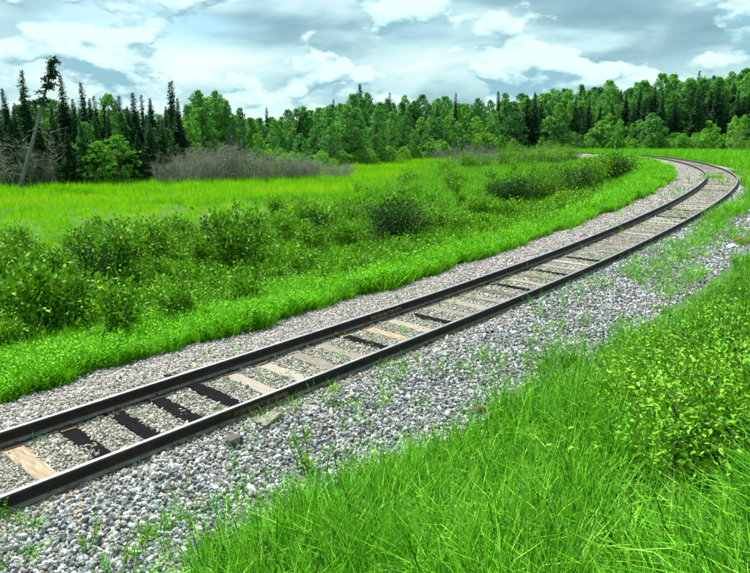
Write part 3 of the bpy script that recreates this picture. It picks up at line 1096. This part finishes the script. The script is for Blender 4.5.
def build_grass():
    rng = np.random.default_rng(21)
    # foreground bank
    tn = [grass_tuft('tuft', 'grass_near', 200 + i, 24, .09, (.22, .68), (.007, .017), (.15, 1.6)) for i in range(6)]
    tw_ = [proto('leafy', leafy_stems('leafy', 'shrub_bright', 230 + i, 5, (.18, .36), 12, (.04, .07), .08)) for i in range(3)]
    wide = [grass_tuft('broad_tuft', 'grass_near', 250 + i, 9, .06, (.25, .5), (.014, .024), (.3, 1.1)) for i in range(2)]
    n = 110000
    rad = 2.2 + 26 * rng.random(n) ** 1.15
    ang = rng.uniform(-.75, .75, n)
    x, y = rad * np.sin(ang), rad * np.cos(ang)
    s, d, _ = near_track(x, y)
    lim = DG_EDGE_R - .05 + edge_noise(s) * 1.3 - .35 * sstep(7, 12, s)
    dens = np.clip(1.7 / rad, .12, .36)
    ok = (d < lim) & (rng.random(n) < dens) & ((d < lim - .35) | (rng.random(n) < .5))
    patch = wob(x, y, 1.15, .7)
    ok &= (patch > -.35) | (rng.random(n) < .25)
    x, y, d, patch = x[ok], y[ok], d[ok], patch[ok]
    pn = plant('bank_grass', x, y, (.65, 1.2), tn + tw_ + wide, 'long bright green grass on the near bank in front', rng,
               weights=np.array([.115] * 6 + [.055] * 3 + [.0725] * 2), scl=1 + .32 * patch)
    # farther right side of the line
    n = 24000
    x = rng.uniform(8, 75, n)
    y = rng.uniform(16, 175, n)
    s, d, _ = near_track(x, y)
    ok = (d < DG_EDGE_R - .45 + edge_noise(s)) & (s > 14)
    big = [grass_tuft('big_tuft', 'grass_verge', 270 + i, 26, .35, (.25, .55), (.018, .035), (.2, 1.1), 2) for i in range(4)]
    x, y = x[ok], y[ok]
    plant('roadside_grass', x, y, (.8, 1.5), big, 'green grass outside the far bend of the track', rng, scl=np.clip(np.hypot(x, y) / 50, .8, 1.8))
    # bright verge between the gravel and the shrubs
    vt = [grass_tuft('verge_tuft', 'grass_verge', 300 + i, 22, .14, (.25, .55), (.010, .02), (.2, 1.2)) for i in range(5)]
    vl = [proto('verge_leafy', leafy_stems('verge_leafy', 'grass_verge', 320 + i, 6, (.25, .5), 12, (.06, .11), .12)) for i in range(3)]
    n = 26000
    s = rng.uniform(-4, 95, n) ** 1.0
    s = -4 + 99 * rng.random(n) ** 1.7
    d = DG_EDGE_L + edge_noise(s + 9) * .8 + rng.random(n) ** 1.3 * 4.2
    P = trk(s, d)
    plant('verge_grass', P[:, 0], P[:, 1], (.75, 1.25), vt + vl, 'bright green grass along the far edge of the gravel', rng,
          weights=np.array([.13] * 5 + [.35 / 3] * 3), scl=np.clip(.85 + s / 150, .8, 1.25) * (1 + .38 * wob(P[:, 0], P[:, 1], 1.2)))
    # rough meadow behind the verge
    mt = [grass_tuft('meadow_tuft', 'grass_mid', 340 + i, 20, .2, (.3, .7), (.010, .022), (.15, .9)) for i in range(4)]
    ml = [proto('meadow_leafy', leafy_stems('meadow_leafy', 'shrub', 360 + i, 7, (.4, .9), 16, (.05, .10), .2)) for i in range(4)]
    ml2 = [proto('meadow_leafy', leafy_stems('meadow_leafy', 'shrub_bright', 370 + i, 7, (.35, .7), 14, (.05, .09), .2)) for i in range(3)]
    ms = []
    for i in range(5):
        st_, fo_ = shrub_meshes(380 + i, .9, .8, 7, 420, .11, 'shrub' if i < 3 else 'shrub_bright', base=.15, clump=.2, shape=.3)
        me = fo_.copy()
        ms.append(proto('meadow_shrub', me))
    n = 110000
    x = rng.uniform(-34, 32, n)
    y = rng.uniform(9, 95, n)
    s, d, _ = near_track(x, y)
    far_lim = np.interp(x, [-30, -16, -10, -3, 8, 25], [14, 15, 16, 19, 28, 34]) + 2.5 * wob(x, y, .35)
    dist = np.hypot(x, y)
    far_lim = far_lim + rng.normal(0, 2.5, n)
    ok = (d > 5.2) & (d < far_lim) & (rng.random(n) < np.clip(30 / dist, .35, 1))
    x, y, dist = x[ok], y[ok], dist[ok]
    shr = wob(x, y, .8, 1.5) > np.interp(dist, [10, 26, 45], [-.4, 0.0, .7])
    xg, yg, dg = x[~shr], y[~shr], dist[~shr]
    plant('meadow_grass', xg, yg, (.75, 1.3), mt + ml2, 'bright green meadow grass behind the verge', rng, weights=np.array([.22] * 4 + [.04] * 3), scl=np.clip(dg / 32, .85, 1.35))
    x, y, dist = x[shr], y[shr], dist[shr]
    plant('meadow_undergrowth', x, y, (.75, 1.3), mt + ml + ml2 + ms, 'leafy undergrowth of low shrubs and stems behind the verge', rng,
          weights=np.array([.12] * 4 + [.05] * 4 + [.04] * 3 + [.20 / 5] * 5), scl=np.clip(dist / 32, .85, 1.35))
    # sedge marsh
    st = [grass_tuft('sedge_tuft', 'sedge', 400 + i, 34, .42, (.22, .48), (.012, .026), (.1, .8), 2) for i in range(4)]
    M['sedge_yellow'] = leaf_mat('sedge_yellow', [(.17, .36, .006), (.27, .48, .010), (.38, .54, .03)], .3, var=.35)
    M['sedge_deep'] = leaf_mat('sedge_deep', [(.04, .20, .004), (.085, .32, .006), (.15, .44, .012)], .3, var=.35)
    st += [grass_tuft('sedge_tuft', k, 410 + i, 34, .42, (.22, .5), (.012, .026), (.1, .8), 2) for i, k in enumerate(('sedge_yellow', 'sedge_yellow', 'sedge_deep', 'sedge_deep'))]
    n = 60000
    x = rng.uniform(-62, 40, n)
    y = rng.uniform(14, 175, n)
    s, d, _ = near_track(x, y)
    fl = np.interp(x, [-30, -16, -10, -3, 8, 25], [13, 14, 15, 17, 25, 30]) + 2.5 * wob(x, y, .35)
    dist = np.hypot(x, y)
    fl = fl + rng.normal(-1.5, 3, n)
    ok = (d > np.minimum(fl, 60)) & (d > 9) & (rng.random(n) < np.clip(45 / dist, .3, 1))
    x, y, dist = x[ok], y[ok], dist[ok]
    tone = wob(x * .35, y, .33, .4) + .45 * wob(x, y, 1.1, 2.0) + rng.normal(0, .28, len(x))
    pick = np.where(tone > .55, 4 + rng.integers(0, 2, len(x)), np.where(tone < -.6, 6 + rng.integers(0, 2, len(x)), rng.integers(0, 4, len(x))))
    plant('marsh_grass', x, y, (.8, 1.25), st, 'flat yellow green sedge meadow reaching to the trees', rng, tilt=.05, scl=np.clip(dist / 40, .9, 1.6) * (1 + .2 * wob(x, y, .9)), pick=pick)


build_grass()


# ------------------------------------------------------------------ individual plants
ORD = ['first', 'second', 'third', 'fourth', 'fifth', 'sixth', 'seventh', 'eighth', 'ninth', 'tenth', 'eleventh', 'twelfth', 'thirteenth', 'fourteenth', 'fifteenth', 'sixteenth', 'seventeenth', 'eighteenth', 'nineteenth', 'twentieth']
TENS = {2: 'twenty', 3: 'thirty', 4: 'forty', 5: 'fifty', 6: 'sixty'}
TENTH = {3: 'thirtieth', 4: 'fortieth', 5: 'fiftieth', 6: 'sixtieth'}


def ordinal(n):
    if n <= 20:
        return ORD[n - 1]
    return TENTH[n // 10] if n % 10 == 0 else TENS[n // 10] + '-' + ORD[n % 10 - 1]


def place(name, parts, loc, rz, scale, label, cat, group=None, rot=None):
    """A thing made of shared part meshes."""
    t = thing(name, label, cat, loc, rz, scale, group, rot)
    for pn, me in parts:
        obj(pn, me, t)
    return t


def shrub_parts(*a, **k):
    s, f = shrub_meshes(*a, **k)
    return [('stem', s), ('foliage', f)]


def build_shrubs():
    rr = random.Random(9)
    # the dark round bush between verge and meadow
    p = on_ground(395, 250)
    place('bush', shrub_parts(500, 2.15, 2.3, 26, 6500, .095, 'shrub_dark', base=.22, clump=.20, shape=.5), p, .4, 1.0, 'dark green rounded bush standing alone behind the verge', 'bush')
    # darker bushes that run along the bend
    bv = [shrub_parts(510 + i, 2.3, 2.3, 20, 4200, .12, 'shrub_dark' if i < 2 else 'shrub', base=.22, clump=.24, shape=.6) for i in range(4)]
    row = [(500, 208, .8), (516, 210, .95), (532, 207, .85), (547, 205, .95), (562, 202, 1.0), (577, 198, 1.05), (590, 194, 1.15), (603, 190, 1.3), (616, 186, 1.2)]
    lab = ['lowest bush at the left end of the dark row inside the bend'] + ['%s bush from the left in the dark row inside the bend' % ORD[i] for i in range(1, 8)] + ['bush at the right end of the dark row inside the bend']
    for i, (u, v, s) in enumerate(row):
        place('bush', bv[(i * 3 + 1) % 4], on_ground(u, v), rr.uniform(0, 6), s, lab[i], 'bush', 'bushes inside the bend')
    hv = [shrub_parts(580 + i, 3.1, 3.6, 16, 2600, .17, 'shrub_bright' if i else 'shrub', base=.25, clump=.2, shape=.6) for i in range(3)]
    for i, (u, dd, s) in enumerate([(508, 86, .9), (520, 92, 1.0), (531, 88, .85), (543, 94, 1.0), (555, 90, .9), (566, 96, 1.05), (576, 98, .8), (486, 84, .7), (468, 82, .8)]):
        place('bush', hv[i % 3], at_dist(u, dd), rr.uniform(0, 6), s, 'low green bush, %s of those in front of the far rails' % ORD[i] if i < 7 else
              ('low green bush left of the bushes before the far rails' if i == 7 else 'leftmost low green bush before the middle wood'), 'bush', 'bushes before the far rails')
    # willow saplings and shrubs in the rough meadow
    wv = [shrub_parts(530 + i, 1.7, 1.35, 10, 1500, .14, 'shrub', base=.15, clump=.16, shape=.3) for i in range(6)]
    row = []
    for u, v, s in [(8, 330, 1.0), (40, 345, 1.05), (75, 335, .95), (110, 300, 1.1), (120, 345, .85), (128, 285, 1.15), (150, 265, .9), (20, 262, .7), (55, 300, .8), (90, 270, .8), (165, 300, .8), (185, 252, .75),
                    (205, 275, .8), (238, 280, 1.35), (222, 240, .7), (258, 262, .8), (285, 245, .75), (310, 232, 1.0), (312, 262, .75), (330, 238, .75), (345, 250, .7), (360, 225, .6), (425, 238, .7), (440, 222, .6), (460, 212, .7),
                    (478, 218, .8), (490, 200, .9), (452, 196, .9), (405, 205, .6), (275, 218, .7), (10, 290, .9), (180, 330, .7)]:
        row.append((u, v, s))
    sv = [shrub_parts(545 + i, 2.1, .95, 5, 700, .13, 'shrub_dark' if i == 1 else 'shrub', base=.1, clump=.15, shape=.1) for i in range(3)]
    row.sort()
    for i, (u, v, s) in enumerate(row):
        place('willow_shrub', wv[rr.randrange(6)], on_ground(u, v), rr.uniform(0, 6), s * rr.uniform(.9, 1.1),
              'upright green willow shrub, %s from the left in the rough meadow' % ordinal(i + 1), 'shrub', 'willow shrubs in the meadow')
    for i, (u, v, s) in enumerate([(30, 300, .9), (98, 312, 1.0), (126, 300, 1.05), (160, 268, .9), (215, 262, .9), (246, 268, 1.1), (300, 240, .9), (322, 246, .8), (352, 236, .8), (455, 205, .9)]):
        place('willow_sapling', sv[i % 3], on_ground(u, v), rr.uniform(0, 6), s, 'slender upright willow sapling, %s from the left in the rough meadow' % ORD[i], 'sapling', 'willow saplings in the meadow')
    # leafy bush at the right edge of the near bank
    nb = [shrub_parts(560 + i, .85, 1.3, 18, 6200, .050, 'shrub_bright', base=.28, clump=.19, shape=.6, wid=.5, rounded=True) for i in range(3)]
    for i, (u, v, s, l) in enumerate([(715, 480, 1.15, 'largest leafy green bush on the near bank at the right edge'), (655, 425, .8, 'low leafy bush left of the largest bush on the near bank'),
                                      (738, 395, 1.1, 'leafy green bush behind the largest bush on the near bank'), (688, 372, .75, 'small leafy bush on the near bank next to the gravel'),
                                      (742, 318, .8, 'small leafy bush below the reddish rock at the right border'), (700, 425, .95, 'leafy bush between the largest and the lowest bush of the near bank'),
                                      (630, 375, .6, 'lowest leafy bush of the near bank, touching the gravel'), (715, 345, .8, 'leafy bush behind the small bush next to the gravel'), (748, 440, 1.1, 'leafy bush cut by the right border beside the largest bush'),
                                      (672, 400, .9, 'leafy bush in the middle of the cluster on the near bank'), (612, 408, .55, 'leafy bush farthest left on the near bank'), (672, 352, .55, 'leafy bush at the gravel edge below the weed clumps'),
                                      (732, 365, 1.0, 'leafy bush in front of the small bush by the right border'), (712, 322, .55, 'leafy bush at the gravel edge nearest the rocks'), (744, 292, .55, 'farthest leafy bush of the near bank')]):
        place('bush', nb[i % 3], on_ground(u, v), rr.uniform(0, 6), s, l, 'bush', 'bushes on the near bank')
    # weeds growing through the gravel
    wm = [leafy_stems('leaves', 'weed', 600 + i, 9, (.16, .32), 11, (.03, .05), .14, .6, wid=.38) for i in range(4)]
    wl = [(318, 482, 1.9, 'wispy green weed above the grass tip in the near gravel'), (300, 455, .9, 'small weed left of the wispy weed below the near rail'), (432, 384, 1.0, 'green weed in the gravel just below the near rail'),
          (420, 412, .8, 'small weed in the gravel right of the wispy weed'), (465, 415, .7, 'tiny weed left of the reddish brown rock'), (527, 352, .8, 'weed in the gravel at the middle of the shoulder'),
          (548, 372, .8, 'weed in the gravel close above the foreground grass'), (586, 330, 1.0, 'weed in the gravel left of a round low tuft'), (624, 326, .9, 'round low weed tuft near the leafy bank'),
          (640, 290, 1.1, 'weed clump on the shoulder below the grassy strip'), (668, 280, 1.1, 'upright weed clump between gravel and the grassy strip'), (656, 262, 1.3, 'tall weed clump beside the near rail at the bend'),
          (690, 262, 1.2, 'weed clump left of the reddish rock at the right border'), (150, 548, .8, 'small weed in the gravel at the bottom left'), (90, 560, .8, 'lowest weed in the gravel near the bottom left corner'),
          (208, 566, .9, 'weed beside the foreground grass at the bottom edge'), (208, 363, .6, 'tiny weed on the gravel beyond the far rail'), (505, 293, .7, 'weed between the far rail and a weathered tie')]
    for i, (u, v, s, l) in enumerate(wl):
        p = on_ground(u, v)
        s_, d_, z_ = near_track(p.x, p.y)
        p.z = float(z_[0] + ballast_z(s_, d_)[0]) if abs(d_[0]) < 2.9 else p.z
        t = thing('weed', l, 'weed', p, rr.uniform(0, 6), s * 1.15, 'weeds in the gravel')
        obj('leaves', wm[i % 4], t)
    # grassy clump growing between the rails at the bend
    p = trk(np.array([39.0]), .25, -.2)[0]
    tm = grass_tuft('blades', 'grass_verge', 640, 140, .55, (.2, .45), (.02, .04), (.3, 1.3)).data
    place('grass_clump', [('blades', tm)], p, 0, 1.0, 'green grass clump growing between the rails in the bend', 'grass clump')


build_shrubs()

# weeds strewn thinly through the gravel and along the grassy strip at the bend
def build_strewn_weeds():
    rng = np.random.default_rng(31)
    pr = [proto('weed', leafy_stems('weed', 'weed', 660 + i, 4, (.08, .2), 7, (.02, .04), .06, .6, wid=.4)) for i in range(3)]
    pg = [grass_tuft('weed_tuft', 'grass_verge', 670 + i, 12, .07, (.12, .32), (.006, .012), (.2, 1.2)) for i in range(3)]
    s1 = rng.uniform(-2, 24, 1700); d1 = -2.75 + rng.random(1700) ** 1.9 * 1.9
    keep = wob(s1, d1 * 2, 1.1) > .05
    s1, d1 = s1[keep], d1[keep]
    s2 = rng.uniform(12, 46, 1500); d2 = -1.55 + rng.normal(0, .24, 1500) - .2 * np.sin(s2 * .5)
    s3 = rng.uniform(-2, 40, 260); d3 = rng.uniform(-.6, 2.6, 260); s3, d3 = s3[:110], d3[:110]
    s = np.concatenate([s1, s2, s3]); d = np.concatenate([d1, d2, d3])
    ok = np.abs(np.abs(d) - .7525) > .12
    s, d = s[ok], d[ok]
    P = trk(s, d, ballast_z(s, d))
    v = in_view(P)
    P, s = P[v], s[v]
    n = len(P)
    rot = np.stack([rng.normal(0, .1, n), rng.normal(0, .1, n), rng.uniform(0, 6.28, n)], 1)
    scatter('gravel_weeds', P, rot, rng.uniform(.7, 1.3, n) * np.clip(s / 16, 1, 1.8), rng.integers(0, 6, n), pr + pg, 'sparse green weeds strewn through the gravel shoulder')


build_strewn_weeds()

# ------------------------------------------------------------------ trees
SPR = [spruce_meshes(700, .20), spruce_meshes(701, .17, .08, .3), spruce_meshes(702, .14, .12, .5, .10), spruce_meshes(703, .24, .04), spruce_meshes(704, .10, .2, .8, .30, whorls=40), spruce_meshes(705, .18, .1, .15, .06)]
ASP = [broad_meshes(720, .40, .18, 170, 32, .019), broad_meshes(721, .48, .10, 200, 32, .019), broad_meshes(722, .32, .25, 140, 30, .019, bark='pale_bark'), broad_meshes(723, .56, .08, 220, 32, .019), broad_meshes(724, .36, .15, 170, 32, .018)]
BIR = [broad_meshes(740, .50, .08, 170, 32, .021, 'birch_leaf', 'pale_bark'), broad_meshes(741, .8, .03, 230, 30, .024, 'birch_leaf'), broad_meshes(742, 1.0, .02, 260, 30, .028, 'birch_leaf'), broad_meshes(743, .9, .02, 240, 30, .028, 'aspen')]
KIND = {'spruce': SPR, 'broad': ASP, 'light': BIR}
SILH = [(0, 100), (20, 92), (60, 92), (90, 97), (120, 97), (150, 102), (185, 100), (200, 92), (215, 93), (232, 108), (250, 114), (280, 113), (300, 107), (330, 102), (350, 95), (365, 92), (385, 98), (410, 97), (440, 96), (470, 99), (500, 96), (520, 93), (540, 90), (560, 85), (580, 85), (600, 79), (618, 83), (635, 78), (650, 76), (665, 74), (690, 73), (715, 70), (735, 67), (750, 64), (800, 64), (960, 66)]
FOREST_D = [(-20, 56), (60, 57), (130, 60), (180, 70), (240, 84), (300, 88), (360, 96), (430, 122), (500, 152), (560, 165), (640, 166), (750, 160), (800, 158)]


def silh(u):
    return float(np.interp(u, *zip(*SILH)))


def fdist(u):
    return float(np.interp(u, *zip(*FOREST_D)))


TREES = []


def tree(kind, var, u, ytop, dist):
    """Queue a tree in column u of the photograph at dist metres whose tip reaches row ytop."""
    p = at_dist(u, dist)
    r = ray(u, ytop)
    top = EYE + r.z / r.y * dist
    h = max(1.2, top - p.z)
    TREES.append((kind, var, u, p, h))


def build_trees():
    rr = random.Random(17)
    # the trees that stand out in the left stand
    for u, y, dd, v in [(5, 88, 58, 1), (27, 70, 60, 5), (63, 74, 62, 1), (72, 98, 61, 2), (84, 82, 64, 2), (100, 96, 64, 4), (120, 95, 62, 2), (133, 92, 64, 1), (141, 95, 66, 4), (155, 98, 66, 5), (168, 82, 72, 4), (173, 81, 73, 4), (180, 98, 70, 1),
                        (14, 108, 57, 0), (44, 128, 60, 3), (52, 118, 58, 0), (66, 128, 57, 3), (78, 120, 59, 0), (92, 112, 60, 3), (110, 115, 61, 0), (125, 122, 60, 3), (146, 115, 62, 0), (160, 120, 64, 3), (134, 130, 60, 0), (-8, 98, 60, 3), (10, 118, 57, 3), (36, 122, 62, 0), (58, 104, 63, 5), (92, 98, 66, 0), (104, 104, 63, 5), (115, 100, 66, 1), (128, 106, 63, 3), (149, 104, 66, 5), (164, 106, 68, 0), (176, 112, 70, 3), (74, 106, 63, 1)]:
        tree('spruce', v, u, y, dd)
    for u, y, dd, v in [(108, 94, 66, 1), (150, 128, 64, 3), (200, 91, 80, 0), (213, 91, 84, 0), (230, 106, 84, 2), (238, 108, 88, 2), (190, 105, 76, 4), (118, 112, 60, 4), (82, 122, 59, 1), (166, 128, 66, 1), (176, 118, 72, 4), (222, 100, 86, 4), (204, 108, 78, 1)]:
        tree('broad', v, u, y, dd)
    for u, y, dd, v in [(112, 135, 58, 1), (92, 141, 58, 1), (187, 122, 72, 0), (212, 132, 78, 1), (62, 150, 57, 0)]:
        tree('light', v, u, y, dd)
    # middle: round broadleaf crowns with a few spires
    for u, y, dd, v in [(362, 84, 112, 5), (358, 92, 114, 2), (388, 92, 124, 4), (302, 106, 108, 4), (330, 99, 112, 4), (266, 107, 98, 2), (455, 93, 140, 4), (500, 91, 165, 1), (693, 71, 190, 4)]:
        tree('spruce', v, u, y, dd)
    for i in range(30):
        u = 242 + i * 9.2 + rr.uniform(-3, 3)
        tree('broad', rr.randrange(5), u, silh(u) + rr.uniform(-2, 7), fdist(u) + rr.uniform(8, 22))
    for i in range(26):
        u = 246 + i * 10.3 + rr.uniform(-4, 4)
        base = px_of(at_dist(u, fdist(u)))[1]
        tree('broad' if rr.random() < .62 else 'light', rr.choice([1, 3, 3]), u, silh(u) * .55 + base * .45 + rr.uniform(-9, 8), fdist(u) + rr.uniform(0, 6))
    # the dark clump of aspens in the middle
    for u, y in [(345, 104), (358, 108), (374, 106), (390, 112), (332, 118), (404, 116)]:
        tree('broad', rr.choice([0, 1, 4]), u, y, fdist(u) - 3 + rr.uniform(-2, 2))
    # right: dark spruces before taller aspens
    for i in range(30):
        u = 518 + i * 8.2 + rr.uniform(-3, 3)
        tree('broad', rr.randrange(5), u, silh(u) + rr.uniform(-1, 12), fdist(u) + rr.uniform(26, 44))
    for u, y, v in [(534, 92, 3), (541, 100, 0), (612, 103, 5), (626, 92, 0), (634, 103, 3), (643, 99, 5), (651, 108, 0), (660, 96, 3), (668, 106, 5), (677, 98, 0), (686, 88, 1), (694, 104, 3), (703, 97, 5), (711, 90, 0), (720, 94, 3), (728, 100, 5), (736, 90, 0), (745, 93, 3), (755, 92, 5), (600, 106, 0), (763, 88, 0), (638, 88, 1), (648, 93, 3), (657, 104, 0), (664, 90, 1), (673, 100, 3), (682, 96, 0), (691, 95, 3), (699, 88, 1), (707, 101, 3), (716, 83, 5), (724, 86, 0), (733, 82, 1), (741, 98, 3), (750, 84, 5), (546, 94, 3), (528, 98, 5), (574, 96, 1), (588, 98, 0)]:
        tree('spruce', v, u, y, fdist(u) + rr.uniform(0, 16))
    for i in range(16):
        u = 500 + i * 8 + rr.uniform(-3, 3)
        if u > 620:
            break
        tree('broad', rr.randrange(5), u, 108 + rr.uniform(-8, 8), fdist(u) + rr.uniform(4, 12))
    # bushes in front of the right-hand wood
    for i in range(24):
        u = 520 + i * 10.2 + rr.uniform(-4, 4)
        tree('light' if rr.random() < .5 else 'bush', rr.choice([0, 1, 2, 3, 3]), u + rr.uniform(-4, 4), 128 + rr.uniform(-16, 10), fdist(u) - rr.uniform(-4, 12))
    for i in range(14):
        u = 240 + i * 19 + rr.uniform(-4, 4)
        tree('light', rr.choice([1, 2, 3]), u, px_of(at_dist(u, fdist(u)))[1] - rr.uniform(12, 24), fdist(u) - rr.uniform(1, 5))
    # names, labels
    SP_TXT = {'spruce': ('spruce_tree', 'dark narrow spruce', 'spruce'), 'broad': ('broadleaf_tree', 'green broadleaf tree', 'broadleaf tree'), 'light': ('young_birch', 'light green leafy young tree', 'young tree'), 'bush': ('tall_bush', 'tall green bush', 'bush')}
    zone = lambda u: 0 if u < 245 else (1 if u < 505 else 2)
    ZT = ['in the left stand', 'in the middle wood', 'in the wood beyond the bend']
    groups = {}
    for t in TREES:
        k = ('bush' if (t[0] == 'light' and t[4] < 7 and zone(t[2]) == 2) else t[0], zone(t[2]))
        groups.setdefault(k, []).append(t)
    for (kind, zn), lst in groups.items():
        lst.sort(key=lambda t: t[2])
        nm, txt, cat = SP_TXT[kind]
        for i, (k0, var, u, p, h) in enumerate(lst):
            mesh = BIR[var if var < 4 else 2] if k0 in ('light', 'bush') else KIND[k0][var]
            size = 'tall ' if h > 13 else ('short ' if h < 5 else '')
            label = '%s%s, %s from the left %s' % (size if kind != 'bush' else '', txt, ordinal(i + 1), ZT[zn])
            wx = rr.uniform(.9, 1.12)
            t = place(nm, [('trunk', mesh[0]), ('crown', mesh[1])], p, rr.uniform(0, 6.28), (h * wx, h * wx, h), label, cat, '%s trees %s' % (cat, ZT[zn]),
                      (rr.uniform(-.03, .03), rr.uniform(-.03, .03), rr.uniform(0, 6.28)))


build_trees()


def build_forest_mass():
    """The wood behind the first trees, which reads as one mass."""
    rng = np.random.default_rng(51)
    pr = [proto('t', m[1]) for m in SPR[:4] + ASP]
    n = 860
    u = np.concatenate([rng.uniform(-200, 960, 660), rng.uniform(-200, 200, 200)])
    P, S, I = [], [], []
    for i in range(n):
        d0 = fdist(u[i])
        dist = d0 + 6 + rng.random() * (40 if u[i] > 240 else 30)
        p = at_dist(u[i], dist)
        yt = silh(u[i]) + rng.uniform(4, 20) + (4 if u[i] < 190 else 0)
        r = ray(u[i], yt)
        h = max(3, EYE + r.z / r.y * dist - p.z)
        P.append(p); S.append(h)
        I.append(rng.integers(0, 4) if rng.random() < (.75 if u[i] < 190 else .25) else rng.integers(4, 9))
    rot = np.stack([np.zeros(n), np.zeros(n), rng.uniform(0, 6.28, n)], 1)
    scatter('forest', np.array(P), rot, np.array(S), np.array(I), pr, 'dense green mixed wood closing the view behind the front trees')


build_forest_mass()


def build_undergrowth():
    rng = np.random.default_rng(57)
    pr = [proto('u', m[1]) for m in BIR]
    n = 420
    u = rng.uniform(235, 820, n)
    dist = np.array([fdist(a) for a in u]) - rng.uniform(-6, 9, n)
    P = np.array([at_dist(a, b) for a, b in zip(u, dist)])
    rot = np.stack([np.zeros(n), np.zeros(n), rng.uniform(0, 6.28, n)], 1)
    S = rng.uniform(1.2, 3.6, n) * np.clip(dist / 130, .7, 1.2)
    S = np.stack([S * 1.25, S * 1.25, S], 1)
    s_, d_, z_ = near_track(P[:, 0], P[:, 1])
    ok = np.abs(d_) > 4.5
    scatter('wood_edge_undergrowth', P[ok], rot[ok], S[ok], rng.integers(0, 4, n)[ok], pr, 'low green undergrowth along the foot of the wood')


build_undergrowth()


def build_dead_wood():
    rr = random.Random(23)
    rng = np.random.default_rng(61)
    # dead spruce leaning to the right in the left stand
    dist = 54.5
    rb = ray(16, 178)
    b = Vector((rb.x / rb.y * dist, dist, H(rb.x / rb.y * dist, dist)))
    rt = ray(56, 55)
    tip = Vector((rt.x / rt.y * (dist - 1), dist - 1, EYE + rt.z / rt.y * (dist - 1)))
    root = thing('leaning_dead_tree', 'dead grey spruce leaning right above the left stand', 'dead tree', b)
    v = np.array(tip - b)
    tb = Tubes()
    k = [np.zeros(3) - [0, 0, .3], v * .35 + [.15, 0, .1], v * .7 + [.1, 0, .25], v]
    tb.add(k, [.17, .14, .10, .03], 7)
    obj('trunk', tb.mesh('trunk', 'dead_wood'), root)
    tw = Tubes()
    Ps, Ds = [], []
    for i in range(90):
        t = rng.uniform(.15, 1.0)
        p = v * t + np.array([.12, 0, .2]) * (1 - t)
        L_ = (1.1 - t * .75) * rng.uniform(.5, 1.2)
        az = rng.uniform(0, 6.28)
        e = p + np.array([math.cos(az) * L_, math.sin(az) * L_, -.25 * L_ + rng.normal(0, .15)])
        tw.add([p, (p + e) / 2 + [0, 0, -.05], e], [.022, .014, .006], 3)
        if t > .6 and rng.random() < .85:
            m = 44
            q = rng.uniform(.15, 1, m)[:, None]
            Ps.append(p * (1 - q) + e * q + rng.normal(0, .09, (m, 3)))
            Ds.append(np.tile(e - p, (m, 1)) + rng.normal(0, .5, (m, 3)))
    obj('twigs', tw.mesh('twigs', 'dead_wood'), root)
    P, D = np.concatenate(Ps), np.concatenate(Ds)
    V, F = leaves(P, D, .24, .10, rng)
    obj('foliage', quad_mesh('foliage', V, F, ['spruce'], np.repeat(rng.random(len(P)) * .5, 4)), root)
    # grey bare brush at its foot and the grey thicket at the edge of the marsh
    bv = []
    for i in range(4):
        s, t = bare_meshes(800 + i, 1.0, 1.15, 34)
        bv.append([('stem', s), ('twigs', t)])
    for i, (u, y, hh, l) in enumerate([(12, 186, 4.0, 'bare grey brush at the foot of the leaning dead tree'), (27, 184, 5.2, 'tallest bare grey brush right of the leaning dead trunk'), (38, 183, 3.0, 'lower bare grey brush right of the leaning dead trunk')]):
        place('bare_brush', bv[i], at_dist(u, 56.0 + i * .4), rr.uniform(0, 6), hh, l, 'brush', 'bare brush by the dead tree')
    us = [163 + i * 6.6 for i in range(29)]
    for i, u in enumerate(us):
        dist = np.interp(u, [163, 240, 345], [60, 63, 66]) + rr.uniform(-2, 5)
        hh = np.interp(u, [163, 190, 240, 300, 345], [3.2, 4.1, 3.7, 2.6, 2.1]) * rr.uniform(.75, 1.15)
        place('bare_shrub', bv[rr.randrange(4)], at_dist(u + rr.uniform(-2, 2), dist), rr.uniform(0, 6), hh,
              'leafless grey shrub, %s from the left in the grey thicket beyond the marsh' % ordinal(i + 1), 'bare shrub', 'leafless grey shrubs')
    us = [u for u in range(440, 560, 12)]
    for i, u in enumerate(us):
        place('bare_shrub', bv[rr.randrange(4)], at_dist(u, 104 + rr.uniform(-6, 8)), rr.uniform(0, 6), rr.uniform(2.4, 3.6),
              'pale leafless shrub, %s from the left in front of the middle wood' % ordinal(i + 1), 'bare shrub', 'pale leafless shrubs before the middle wood')
    # stumps in the marsh
    for u, y0, hh, l in [(4, 188, 1.1, 'short dark stump at the left border of the marsh'), (46, 186, .8, 'small dark stump in the marsh right of the dead tree')]:
        p = on_ground(u, y0)
        tb = Tubes()
        tb.add([(0, 0, -.2), (.01, 0, hh * .5), (-.02, .02, hh), (-.02, .02, hh + .01)], [.17, .14, .12, .02], 7)
        t = thing('stump', l, 'stump', p)
        obj('trunk', tb.mesh('trunk', 'bark'), t)


build_dead_wood()
